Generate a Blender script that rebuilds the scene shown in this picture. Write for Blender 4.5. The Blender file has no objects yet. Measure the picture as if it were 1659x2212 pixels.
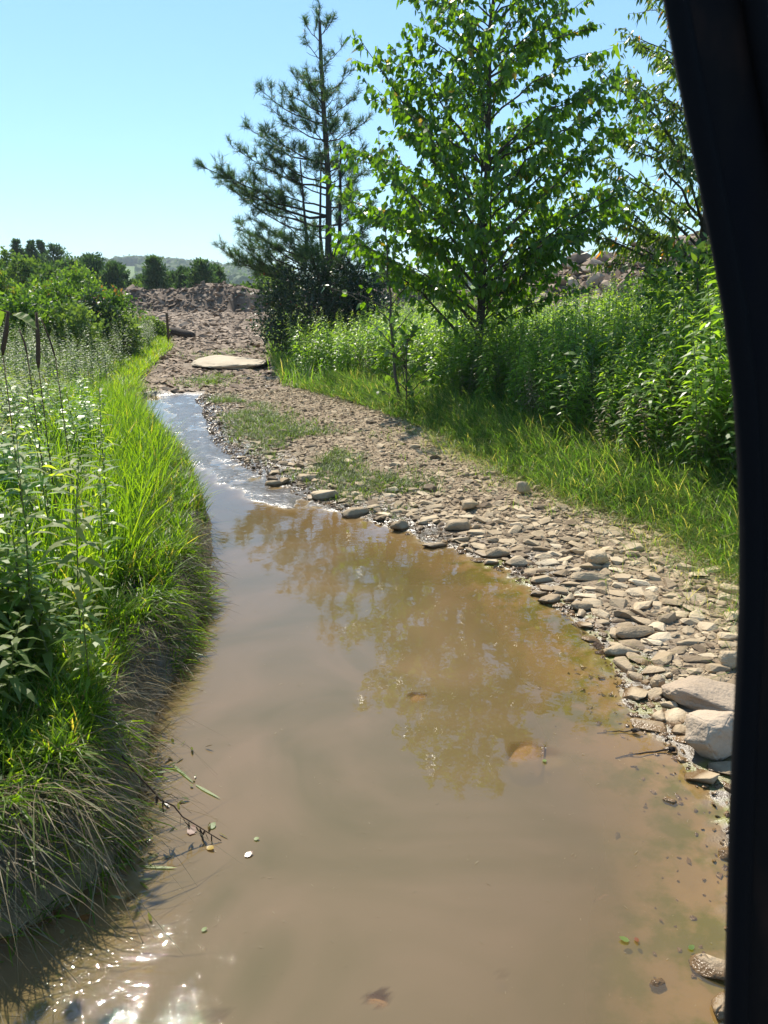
import bpy, bmesh, math, random
import numpy as np
from mathutils import Vector, Matrix

random.seed(5)
rng = np.random.default_rng(11)
R = math.radians
SC = bpy.context.scene
COL = SC.collection

# ------------------------------------------------------------------ camera
CAM_H = 1.70
PITCH = R(16.65)
FPX = 769.0
cam_data = bpy.data.cameras.new("camera")
cam = bpy.data.objects.new("camera", cam_data)
COL.objects.link(cam)
cam.location = (0, 0, CAM_H)
cam.rotation_euler = (R(90) - PITCH, 0, 0)
cam_data.sensor_fit = 'VERTICAL'
cam_data.sensor_height = 36.0
cam_data.sensor_width = 27.0
cam_data.lens = FPX / 1024.0 * 36.0
cam_data.clip_start = 0.05
cam_data.clip_end = 4000
cam_data.dof.use_dof = True
cam_data.dof.focus_distance = 5.0
cam_data.dof.aperture_fstop = cam_data.lens / 2.2
SC.camera = cam

# ------------------------------------------------------------------ sky and sun
SUN_EL = R(52.0)
SUN_AZ = R(-24.0)          # from +Y, negative is towards -X
sun_dir = Vector((math.sin(SUN_AZ) * math.cos(SUN_EL), math.cos(SUN_AZ) * math.cos(SUN_EL), math.sin(SUN_EL)))
world = bpy.data.worlds.new("World")
SC.world = world
world.use_nodes = True
wn = world.node_tree
wn.nodes.clear()
sky = wn.nodes.new('ShaderNodeTexSky')
sky.sky_type = 'NISHITA'
sky.sun_disc = False
sky.sun_elevation = SUN_EL
sky.sun_rotation = SUN_AZ
sky.altitude = 300
sky.air_density = 1.0
sky.dust_density = 0.0
sky.ozone_density = 1.0
bg = wn.nodes.new('ShaderNodeBackground')
bg.inputs['Strength'].default_value = 0.12
wo = wn.nodes.new('ShaderNodeOutputWorld')
sky_gamma = wn.nodes.new('ShaderNodeGamma'); sky_gamma.inputs['Gamma'].default_value = 0.62
sky_tint = wn.nodes.new('ShaderNodeMix'); sky_tint.data_type = 'RGBA'; sky_tint.blend_type = 'MULTIPLY'
sky_tint.inputs['Factor'].default_value = 1.0; sky_tint.inputs['B'].default_value = (1.08, 1.55, 1.92, 1)
wn.links.new(sky.outputs[0], sky_gamma.inputs[0])
wn.links.new(sky_gamma.outputs[0], sky_tint.inputs['A'])
wn.links.new(sky_tint.outputs['Result'], bg.inputs[0])
wn.links.new(bg.outputs[0], wo.inputs[0])
sun_data = bpy.data.lights.new("sun", 'SUN')
sun_data.energy = 5.0
sun_data.angle = R(0.53)
sun_data.color = (1.0, 0.93, 0.80)
sun = bpy.data.objects.new("sun", sun_data)
COL.objects.link(sun)
sun.rotation_euler = sun_dir.to_track_quat('Z', 'Y').to_euler()
SC.view_settings.view_transform = 'Standard'
SC.view_settings.look = 'None'
SC.view_settings.gamma = 1.0
SC.view_settings.exposure = 0.7
SC.view_settings.use_curve_mapping = False
SC.cycles.max_bounces = 8
SC.cycles.transparent_max_bounces = 16
SC.cycles.caustics_reflective = False
SC.cycles.caustics_refractive = False
SC.cycles.sample_clamp_indirect = 6.0


def at(X, Y, z=0.0):
    """Ground point seen at (X, Y) of a 1659 x 2212 view of the photograph."""
    px, py = X / 2.1602, Y / 2.1602
    dx, dz = px - 384, -(py - 512)
    y = FPX * math.cos(PITCH) + dz * math.sin(PITCH)
    zz = -FPX * math.sin(PITCH) + dz * math.cos(PITCH)
    t = (CAM_H - z) / -zz
    return dx * t, y * t


def xat(X, dist):
    return (X / 2.1602 - 384) / FPX * (dist * math.cos(PITCH) + 0.1)


def zat(Y, dist):
    return CAM_H + dist * math.tan(math.atan((512 - Y / 2.1602) / FPX) - PITCH)


# ------------------------------------------------------------------ numpy helpers
def hash2(ix, iy, seed):
    h = (ix * 374761393 + iy * 668265263 + seed * 974634777) & 0xFFFFFFFF
    h = ((h ^ (h >> 13)) * 1274126177) & 0xFFFFFFFF
    h = h ^ (h >> 16)
    return (h & 0xFFFF) / 65535.0


def vnoise(x, y, seed=0):
    x = np.asarray(x, float); y = np.asarray(y, float)
    ix = np.floor(x).astype(np.int64); iy = np.floor(y).astype(np.int64)
    fx = x - ix; fy = y - iy
    fx = fx * fx * (3 - 2 * fx); fy = fy * fy * (3 - 2 * fy)
    a = hash2(ix, iy, seed); b = hash2(ix + 1, iy, seed)
    c = hash2(ix, iy + 1, seed); d = hash2(ix + 1, iy + 1, seed)
    return (a * (1 - fx) + b * fx) * (1 - fy) + (c * (1 - fx) + d * fx) * fy


def fbm(x, y, seed=0, octs=4):
    s = 0; a = 0.5; t = 0
    for k in range(octs):
        s = s + a * vnoise(x * 2 ** k, y * 2 ** k, seed + k * 17); t += a; a *= 0.5
    return s / t


def sstep(a, b, x):
    t = np.clip((x - a) / (b - a), 0, 1)
    return t * t * (3 - 2 * t)


class MB:
    def __init__(self):
        self.V = []; self.F = []; self.T = []; self.n = 0

    def add(self, v, f, t=0.5):
        v = np.asarray(v, np.float32).reshape(-1, 3)
        f = np.asarray(f, np.int64).reshape(-1, 3)
        if np.isscalar(t):
            t = np.full(len(v), t, np.float32)
        self.V.append(v); self.F.append(f + self.n); self.T.append(np.asarray(t, np.float32))
        self.n += len(v)

    def mesh(self, name, mat=None, smooth=False):
        me = bpy.data.meshes.new(name)
        V = np.concatenate(self.V); F = np.concatenate(self.F); T = np.concatenate(self.T)
        me.vertices.add(len(V)); me.vertices.foreach_set('co', V.ravel())
        me.loops.add(len(F) * 3); me.loops.foreach_set('vertex_index', F.ravel().astype(np.int32))
        me.polygons.add(len(F)); me.polygons.foreach_set('loop_start', np.arange(0, len(F) * 3, 3, dtype=np.int32))
        me.polygons.foreach_set('use_smooth', np.full(len(F), smooth, bool))
        a = me.attributes.new('tint', 'FLOAT', 'POINT'); a.data.foreach_set('value', T)
        me.update(calc_edges=True)
        if mat: me.materials.append(mat)
        return me

    def build(self, name, mat=None, parent=None, smooth=False, loc=None):
        """Link as one object. With loc the mesh is stored relative to loc."""
        if loc is not None:
            l = np.array(loc, np.float32)
            self.V = [v - l for v in self.V]
        me = self.mesh(name, mat, smooth)
        o = bpy.data.objects.new(name, me); COL.objects.link(o)
        if loc is not None: o.location = loc
        if parent is not None:
            o.parent = parent
        return o


def empty(name, loc):
    o = bpy.data.objects.new(name, None); COL.objects.link(o)
    o.location = loc; o.empty_display_size = 0.1
    return o


def tag(o, label=None, cat=None, group=None, kind=None):
    if label: o['label'] = label
    if cat: o['category'] = cat
    if group: o['group'] = group
    if kind: o['kind'] = kind
    return o


def part(mb, name, mat, root, smooth=False):
    """Mesh in world coordinates made a child of an unrotated root."""
    l = np.array(root.location[:], np.float32)
    mb.V = [v - l for v in mb.V]
    return mb.build(name, mat, root, smooth)


def norm(v):
    return v / np.maximum(np.linalg.norm(v, axis=-1, keepdims=True), 1e-9)


def ribbons(mb, P, D, S, L, W, B, stations, widths, tint):
    """N flat ribbons (leaves, blades): P + D*L*s + B*L*s^2, half width W*w(s) along S, closed by a tip."""
    P = np.asarray(P, float); N = len(P)
    if N == 0: return
    L = np.broadcast_to(L, (N,))[:, None]; W = np.broadcast_to(W, (N,))[:, None]
    B = np.broadcast_to(B, (N, 3)); tint = np.broadcast_to(tint, (N,))
    first1 = widths[0] == 0
    cols = []
    for k, (s, w) in enumerate(zip(stations, widths)):
        c = P + D * L * s + B * L * s * s
        if (k == 0 and first1) or k == len(stations) - 1:
            cols.append([c])
        else:
            cols.append([c - S * W * w * 0.5, c + S * W * w * 0.5])
    flat = [c for g in cols for c in g]
    K = len(flat)
    V = np.stack(flat, 1).reshape(-1, 3)
    tris = []; i = 0
    for a, b in zip(cols[:-1], cols[1:]):
        la, lb = len(a), len(b)
        if la == 1 and lb == 2: tris.append((i, i + 1, i + 2))
        elif la == 2 and lb == 2: tris += [(i, i + 1, i + 3), (i, i + 3, i + 2)]
        elif la == 2 and lb == 1: tris.append((i, i + 1, i + 2))
        i += la
    F = (np.array(tris)[None] + (np.arange(N) * K)[:, None, None]).reshape(-1, 3)
    mb.add(V, F, np.repeat(tint, K))


def tube(mb, pts, radii, n=6, tint=0.5):
    pts = np.asarray(pts, float); m = len(pts)
    radii = np.broadcast_to(radii, (m,))
    t = norm(np.gradient(pts, axis=0))
    ref = np.array([0.31, 0.95, 0.05]) if abs(t[0][2]) > 0.5 else np.array([0, 0, 1.0])
    u = norm(np.cross(t, ref)); w = np.cross(t, u)
    a = np.arange(n) / n * 2 * math.pi
    ring = pts[:, None] + radii[:, None, None] * (np.cos(a)[None, :, None] * u[:, None] + np.sin(a)[None, :, None] * w[:, None])
    V = ring.reshape(-1, 3); F = []
    for i in range(m - 1):
        for j in range(n):
            k = (j + 1) % n
            F += [(i * n + j, i * n + k, (i + 1) * n + k), (i * n + j, (i + 1) * n + k, (i + 1) * n + j)]
    V = np.vstack([V, pts[-1:], pts[:1]])
    e = m * n
    for j in range(n):
        k = (j + 1) % n
        F.append(((m - 1) * n + j, (m - 1) * n + k, e)); F.append((k, j, e + 1))
    mb.add(V, F, tint)


def rand_dir(n):
    return norm(rng.normal(size=(n, 3)))


def perp(D):
    return norm(np.cross(D, rand_dir(len(D))))


# ------------------------------------------------------------------ materials
def new_mat(name):
    m = bpy.data.materials.new(name); m.use_nodes = True
    nt = m.node_tree; nt.nodes.clear()
    return m, nt, nt.nodes, nt.links


def N_(nodes, t, **kw):
    n = nodes.new(t)
    for k, v in kw.items(): setattr(n, k, v)
    return n


def ramp(nodes, stops):
    r = nodes.new('ShaderNodeValToRGB'); cr = r.color_ramp
    while len(cr.elements) < len(stops): cr.elements.new(0.5)
    for e, (p, c) in zip(cr.elements, stops):
        e.position = p; e.color = (*c, 1)
    return r


def leaf_mat(name, stops, trans=0.5, tcol=(2.4, 2.6, 0.7), rough=0.4, spec=0.5):
    m, nt, nd, lk = new_mat(name)
    at_ = N_(nd, 'ShaderNodeAttribute', attribute_name='tint')
    rp = ramp(nd, stops)
    lk.new(at_.outputs['Fac'], rp.inputs[0])
    p = N_(nd, 'ShaderNodeBsdfPrincipled')
    p.inputs['Roughness'].default_value = rough
    p.inputs['Specular IOR Level'].default_value = spec
    lk.new(rp.outputs[0], p.inputs['Base Color'])
    mul = N_(nd, 'ShaderNodeMix', data_type='RGBA', blend_type='MULTIPLY')
    mul.inputs['Factor'].default_value = 1
    mul.inputs['B'].default_value = (*tcol, 1)
    lk.new(rp.outputs[0], mul.inputs['A'])
    tr = N_(nd, 'ShaderNodeBsdfTranslucent')
    lk.new(mul.outputs['Result'], tr.inputs['Color'])
    mx = N_(nd, 'ShaderNodeMixShader'); mx.inputs[0].default_value = trans
    lk.new(p.outputs[0], mx.inputs[1]); lk.new(tr.outputs[0], mx.inputs[2])
    o = N_(nd, 'ShaderNodeOutputMaterial'); lk.new(mx.outputs[0], o.inputs[0])
    return m


def rock_mat(name, stops, scale=14.0, rough=0.85, bump=0.5, wet_z=None):
    m, nt, nd, lk = new_mat(name)
    geo = N_(nd, 'ShaderNodeNewGeometry')
    oi = N_(nd, 'ShaderNodeObjectInfo')
    at_ = N_(nd, 'ShaderNodeAttribute', attribute_name='tint')
    n1 = N_(nd, 'ShaderNodeTexNoise'); n1.inputs['Scale'].default_value = scale; n1.inputs['Detail'].default_value = 6; n1.inputs['Roughness'].default_value = 0.65
    n2 = N_(nd, 'ShaderNodeTexNoise'); n2.inputs['Scale'].default_value = scale * 9; n2.inputs['Detail'].default_value = 4
    lk.new(geo.outputs['Position'], n1.inputs['Vector']); lk.new(geo.outputs['Position'], n2.inputs['Vector'])
    a = N_(nd, 'ShaderNodeMath', operation='ADD'); lk.new(at_.outputs['Fac'], a.inputs[0])
    b = N_(nd, 'ShaderNodeMath', operation='MULTIPLY_ADD'); lk.new(oi.outputs['Random'], b.inputs[0]); b.inputs[1].default_value = 0.5; b.inputs[2].default_value = -0.25
    lk.new(b.outputs[0], a.inputs[1])
    c = N_(nd, 'ShaderNodeMath', operation='MULTIPLY_ADD'); lk.new(n1.outputs[0], c.inputs[0]); c.inputs[1].default_value = 0.7; c.inputs[2].default_value = -0.35
    d = N_(nd, 'ShaderNodeMath', operation='ADD', use_clamp=True); lk.new(a.outputs[0], d.inputs[0]); lk.new(c.outputs[0], d.inputs[1])
    rp = ramp(nd, stops); lk.new(d.outputs[0], rp.inputs[0])
    p = N_(nd, 'ShaderNodeBsdfPrincipled')
    p.inputs['Specular IOR Level'].default_value = 0.3
    bm = N_(nd, 'ShaderNodeBump'); bm.inputs['Strength'].default_value = bump; bm.inputs['Distance'].default_value = 0.01
    s = N_(nd, 'ShaderNodeMath', operation='ADD'); lk.new(n1.outputs[0], s.inputs[0]); lk.new(n2.outputs[0], s.inputs[1])
    lk.new(s.outputs[0], bm.inputs['Height']); lk.new(bm.outputs[0], p.inputs['Normal'])
    if wet_z is not None:      # stones are dark and shiny where the water has wetted them
        sx = N_(nd, 'ShaderNodeSeparateXYZ'); lk.new(geo.outputs['Position'], sx.inputs[0])
        mr = N_(nd, 'ShaderNodeMapRange'); lk.new(sx.outputs['Z'], mr.inputs['Value'])
        mr.inputs['From Min'].default_value = wet_z; mr.inputs['From Max'].default_value = wet_z + 0.012
        mr.inputs['To Min'].default_value = 1; mr.inputs['To Max'].default_value = 0
        dk = N_(nd, 'ShaderNodeMix', data_type='RGBA', blend_type='MULTIPLY')
        lk.new(mr.outputs[0], dk.inputs['Factor']); lk.new(rp.outputs[0], dk.inputs['A']); dk.inputs['B'].default_value = (0.42, 0.34, 0.26, 1)
        lk.new(dk.outputs['Result'], p.inputs['Base Color'])
        rr = N_(nd, 'ShaderNodeMapRange'); lk.new(mr.outputs[0], rr.inputs['Value'])
        rr.inputs['To Min'].default_value = rough; rr.inputs['To Max'].default_value = 0.18
        lk.new(rr.outputs[0], p.inputs['Roughness'])
    else:
        p.inputs['Roughness'].default_value = rough
        lk.new(rp.outputs[0], p.inputs['Base Color'])
    o = N_(nd, 'ShaderNodeOutputMaterial'); lk.new(p.outputs[0], o.inputs[0])
    return m


def bark_mat(name, c1, c2, scale=30):
    return rock_mat(name, [(0.2, c1), (0.8, c2)], scale=scale, rough=0.9, bump=0.8)


M = {}
M['lime_grass'] = leaf_mat('lime_grass', [(0, (0.05, 0.10, 0.012)), (0.5, (0.105, 0.185, 0.016)), (0.88, (0.165, 0.235, 0.026)), (1, (0.30, 0.24, 0.10))], 0.55, (2.7, 2.7, 0.6), 0.45)
M['arching_grass'] = leaf_mat('arching_grass', [(0, (0.05, 0.10, 0.018)), (0.5, (0.09, 0.16, 0.028)), (0.85, (0.14, 0.20, 0.045)), (1, (0.34, 0.28, 0.14))], 0.52, (2.6, 2.8, 0.9), 0.42)
M['dry_grass'] = leaf_mat('dry_grass', [(0, (0.08, 0.055, 0.03)), (0.6, (0.22, 0.17, 0.09)), (1, (0.40, 0.33, 0.2))], 0.3, (1.3, 1.3, 1.1), 0.6)
M['path_grass'] = leaf_mat('path_grass', [(0, (0.05, 0.05, 0.02)), (0.5, (0.07, 0.12, 0.02)), (1, (0.13, 0.18, 0.03))], 0.45, (2.2, 2.3, 0.7), 0.5)
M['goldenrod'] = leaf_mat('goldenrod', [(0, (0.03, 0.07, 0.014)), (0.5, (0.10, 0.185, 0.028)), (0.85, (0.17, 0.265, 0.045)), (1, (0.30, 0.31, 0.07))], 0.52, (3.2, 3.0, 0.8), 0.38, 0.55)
M['silver_leaf'] = leaf_mat('silver_leaf', [(0, (0.08, 0.12, 0.03)), (0.6, (0.14, 0.19, 0.05)), (1, (0.24, 0.26, 0.10))], 0.45, (2.5, 2.6, 0.8), 0.55, 0.4)
M['tree_leaf'] = leaf_mat('tree_leaf', [(0, (0.03, 0.075, 0.010)), (0.5, (0.07, 0.145, 0.014)), (0.93, (0.125, 0.215, 0.02)), (1, (0.24, 0.17, 0.03))], 0.50, (3.0, 2.9, 0.6), 0.34, 0.6)
M['willow_leaf'] = leaf_mat('willow_leaf', [(0, (0.04, 0.08, 0.02)), (0.5, (0.08, 0.135, 0.025)), (0.92, (0.13, 0.18, 0.04)), (1, (0.40, 0.16, 0.03))], 0.48, (2.7, 2.6, 0.7), 0.36, 0.6)
M['needle'] = leaf_mat('needle', [(0, (0.03, 0.065, 0.03)), (0.6, (0.06, 0.11, 0.04)), (1, (0.10, 0.16, 0.04))], 0.3, (2.2, 2.4, 0.7), 0.45)
M['dark_shrub'] = leaf_mat('dark_shrub', [(0, (0.010, 0.025, 0.010)), (0.7, (0.025, 0.05, 0.018)), (0.95, (0.04, 0.07, 0.02)), (1, (0.16, 0.05, 0.03))], 0.25, (2.0, 2.2, 0.8), 0.4)
M['shrub_leaf'] = leaf_mat('shrub_leaf', [(0, (0.03, 0.075, 0.014)), (0.5, (0.07, 0.135, 0.022)), (0.95, (0.12, 0.195, 0.035)), (1, (0.17, 0.08, 0.04))], 0.45, (2.6, 2.5, 0.8), 0.45)
M['pale_shrub'] = leaf_mat('pale_shrub', [(0, (0.07, 0.115, 0.028)), (0.5, (0.12, 0.18, 0.045)), (1, (0.18, 0.24, 0.06))], 0.4, (1.9, 2.0, 0.8), 0.5)
M['far_leaf'] = leaf_mat('far_leaf', [(0, (0.04, 0.08, 0.022)), (0.5, (0.07, 0.125, 0.028)), (1, (0.12, 0.18, 0.035))], 0.4, (1.8, 1.9, 0.7), 0.7, 0.2)
M['far_pine'] = leaf_mat('far_pine', [(0, (0.03, 0.07, 0.03)), (0.6, (0.06, 0.115, 0.045)), (1, (0.10, 0.155, 0.055))], 0.35, (1.8, 1.8, 0.8), 0.7, 0.2)
M['brown_leaf'] = leaf_mat('brown_leaf', [(0, (0.10, 0.03, 0.012)), (0.5, (0.25, 0.09, 0.03)), (1, (0.40, 0.28, 0.06))], 0.3, (1.5, 1.2, 0.6), 0.25, 0.8)
M['wet_leaf'] = leaf_mat('wet_leaf', [(0, (0.08, 0.05, 0.02)), (0.5, (0.14, 0.16, 0.03)), (1, (0.22, 0.20, 0.06))], 0.25, (1.6, 1.6, 0.7), 0.10, 1.0)
M['stem_green'] = leaf_mat('stem_green', [(0, (0.07, 0.10, 0.03)), (1, (0.16, 0.18, 0.06))], 0.25, (1.5, 1.5, 1), 0.5)
M['bark'] = bark_mat('bark', (0.05, 0.04, 0.03), (0.13, 0.11, 0.09), 25)
M['pine_bark'] = bark_mat('pine_bark', (0.035, 0.028, 0.024), (0.09, 0.07, 0.055), 18)
M['dead_wood'] = bark_mat('dead_wood', (0.06, 0.035, 0.02), (0.16, 0.10, 0.06), 40)
M['log_wood'] = bark_mat('log_wood', (0.018, 0.014, 0.011), (0.06, 0.045, 0.035), 14)
M['stone'] = rock_mat('stone', [(0.0, (0.14, 0.098, 0.060)), (0.35, (0.31, 0.230, 0.142)), (0.7, (0.46, 0.355, 0.228)), (1.0, (0.58, 0.47, 0.32))], 12, 0.85, 0.5, wet_z=0.016)
M['boulder'] = rock_mat('boulder', [(0.0, (0.28, 0.205, 0.14)), (0.5, (0.43, 0.335, 0.24)), (1.0, (0.54, 0.45, 0.335))], 7, 0.85, 0.7, wet_z=0.006)
M['rubble'] = rock_mat('rubble', [(0.0, (0.12, 0.083, 0.056)), (0.4, (0.255, 0.185, 0.128)), (0.8, (0.39, 0.295, 0.21)), (1.0, (0.52, 0.41, 0.30))], 1.5, 0.9, 0.4)
M['cream_slab'] = rock_mat('cream_slab', [(0.0, (0.28, 0.23, 0.16)), (0.45, (0.50, 0.42, 0.30)), (1.0, (0.64, 0.56, 0.42))], 2.2, 0.85, 0.9)
M['sunk_rock'] = rock_mat('sunk_rock', [(0.0, (0.24, 0.15, 0.075)), (1.0, (0.38, 0.25, 0.14))], 9, 0.9, 0.4)


def earth_mat():
    m, nt, nd, lk = new_mat('earth')
    geo = N_(nd, 'ShaderNodeNewGeometry')

    def noise(scale, det=5, r=0.6):
        n = N_(nd, 'ShaderNodeTexNoise'); n.inputs['Scale'].default_value = scale
        n.inputs['Detail'].default_value = det; n.inputs['Roughness'].default_value = r
        lk.new(geo.outputs['Position'], n.inputs['Vector']); return n

    def attr(a):
        return N_(nd, 'ShaderNodeAttribute', attribute_name=a).outputs['Fac']

    def mix(f, a, b, blend='MIX'):
        x = N_(nd, 'ShaderNodeMix', data_type='RGBA', blend_type=blend)
        for s, v in (('Factor', f), ('A', a), ('B', b)):
            if isinstance(v, tuple): x.inputs[s].default_value = (*v, 1)
            elif isinstance(v, (int, float)): x.inputs[s].default_value = v
            else: lk.new(v, x.inputs[s])
        return x.outputs['Result']
    nb, nm, nf = noise(1.3), noise(9), noise(70, 6, 0.7)
    dry = ramp(nd, [(0.25, (0.18, 0.135, 0.085)), (0.5, (0.31, 0.24, 0.16)), (0.75, (0.45, 0.36, 0.25))]); lk.new(nf.outputs[0], dry.inputs[0])
    big = ramp(nd, [(0.3, (0.75, 0.70, 0.66)), (0.7, (1.15, 1.12, 1.1))]); lk.new(nm.outputs[0], big.inputs[0])
    c = mix(1.0, dry.outputs[0], big.outputs[0], 'MULTIPLY')
    rub = ramp(nd, [(0.3, (0.17, 0.13, 0.095)), (0.7, (0.33, 0.262, 0.195))]); lk.new(nm.outputs[0], rub.inputs[0])
    c = mix(attr('rubble'), c, rub.outputs[0])
    mud = ramp(nd, [(0.3, (0.075, 0.055, 0.038)), (0.7, (0.15, 0.115, 0.08))]); lk.new(nm.outputs[0], mud.inputs[0])
    c = mix(attr('wet'), c, mud.outputs[0])
    bed = ramp(nd, [(0.3, (0.235, 0.165, 0.064)), (0.7, (0.34, 0.235, 0.108))]); lk.new(nb.outputs[0], bed.inputs[0])
    c = mix(attr('bed'), c, bed.outputs[0])
    na = noise(4.5, 6, 0.65)
    am = N_(nd, 'ShaderNodeMapRange'); lk.new(na.outputs[0], am.inputs['Value']); am.inputs['From Min'].default_value = 0.46; am.inputs['From Max'].default_value = 0.58
    mul = N_(nd, 'ShaderNodeMath', operation='MULTIPLY'); lk.new(am.outputs[0], mul.inputs[0]); lk.new(attr('algae'), mul.inputs[1])
    c = mix(mul.outputs[0], c, (0.15, 0.14, 0.008))
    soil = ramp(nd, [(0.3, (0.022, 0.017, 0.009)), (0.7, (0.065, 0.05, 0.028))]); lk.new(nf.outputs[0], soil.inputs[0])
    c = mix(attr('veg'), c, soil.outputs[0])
    fld = ramp(nd, [(0.3, (0.07, 0.12, 0.02)), (0.7, (0.13, 0.19, 0.04))]); lk.new(nb.outputs[0], fld.inputs[0])
    c = mix(attr('field'), c, fld.outputs[0])
    p = N_(nd, 'ShaderNodeBsdfPrincipled'); lk.new(c, p.inputs['Base Color'])
    rr = N_(nd, 'ShaderNodeMapRange'); lk.new(attr('wet'), rr.inputs['Value']); rr.inputs['To Min'].default_value = 0.92; rr.inputs['To Max'].default_value = 0.2
    lk.new(rr.outputs[0], p.inputs['Roughness'])
    sp = N_(nd, 'ShaderNodeMapRange'); lk.new(attr('wet'), sp.inputs['Value']); sp.inputs['To Min'].default_value = 0.25; sp.inputs['To Max'].default_value = 1.0
    lk.new(sp.outputs[0], p.inputs['Specular IOR Level'])
    bm = N_(nd, 'ShaderNodeBump'); bm.inputs['Distance'].default_value = 0.02
    bs = N_(nd, 'ShaderNodeMapRange'); lk.new(attr('wet'), bs.inputs['Value']); bs.inputs['To Min'].default_value = 0.9; bs.inputs['To Max'].default_value = 0.30
    bi = N_(nd, 'ShaderNodeMath', operation='MULTIPLY_ADD', use_clamp=True); lk.new(attr('bed'), bi.inputs[0]); bi.inputs[1].default_value = -0.9; bi.inputs[2].default_value = 1.0
    bq = N_(nd, 'ShaderNodeMath', operation='MULTIPLY'); lk.new(bs.outputs[0], bq.inputs[0]); lk.new(bi.outputs[0], bq.inputs[1])
    lk.new(bq.outputs[0], bm.inputs['Strength'])
    vor = N_(nd, 'ShaderNodeTexVoronoi'); vor.inputs['Scale'].default_value = 22; lk.new(geo.outputs['Position'], vor.inputs['Vector'])
    s = N_(nd, 'ShaderNodeMath', operation='ADD'); lk.new(nf.outputs[0], s.inputs[0]); lk.new(vor.outputs['Distance'], s.inputs[1])
    lk.new(s.outputs[0], bm.inputs['Height']); lk.new(bm.outputs[0], p.inputs['Normal'])
    o = N_(nd, 'ShaderNodeOutputMaterial'); lk.new(p.outputs[0], o.inputs[0])
    return m


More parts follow.
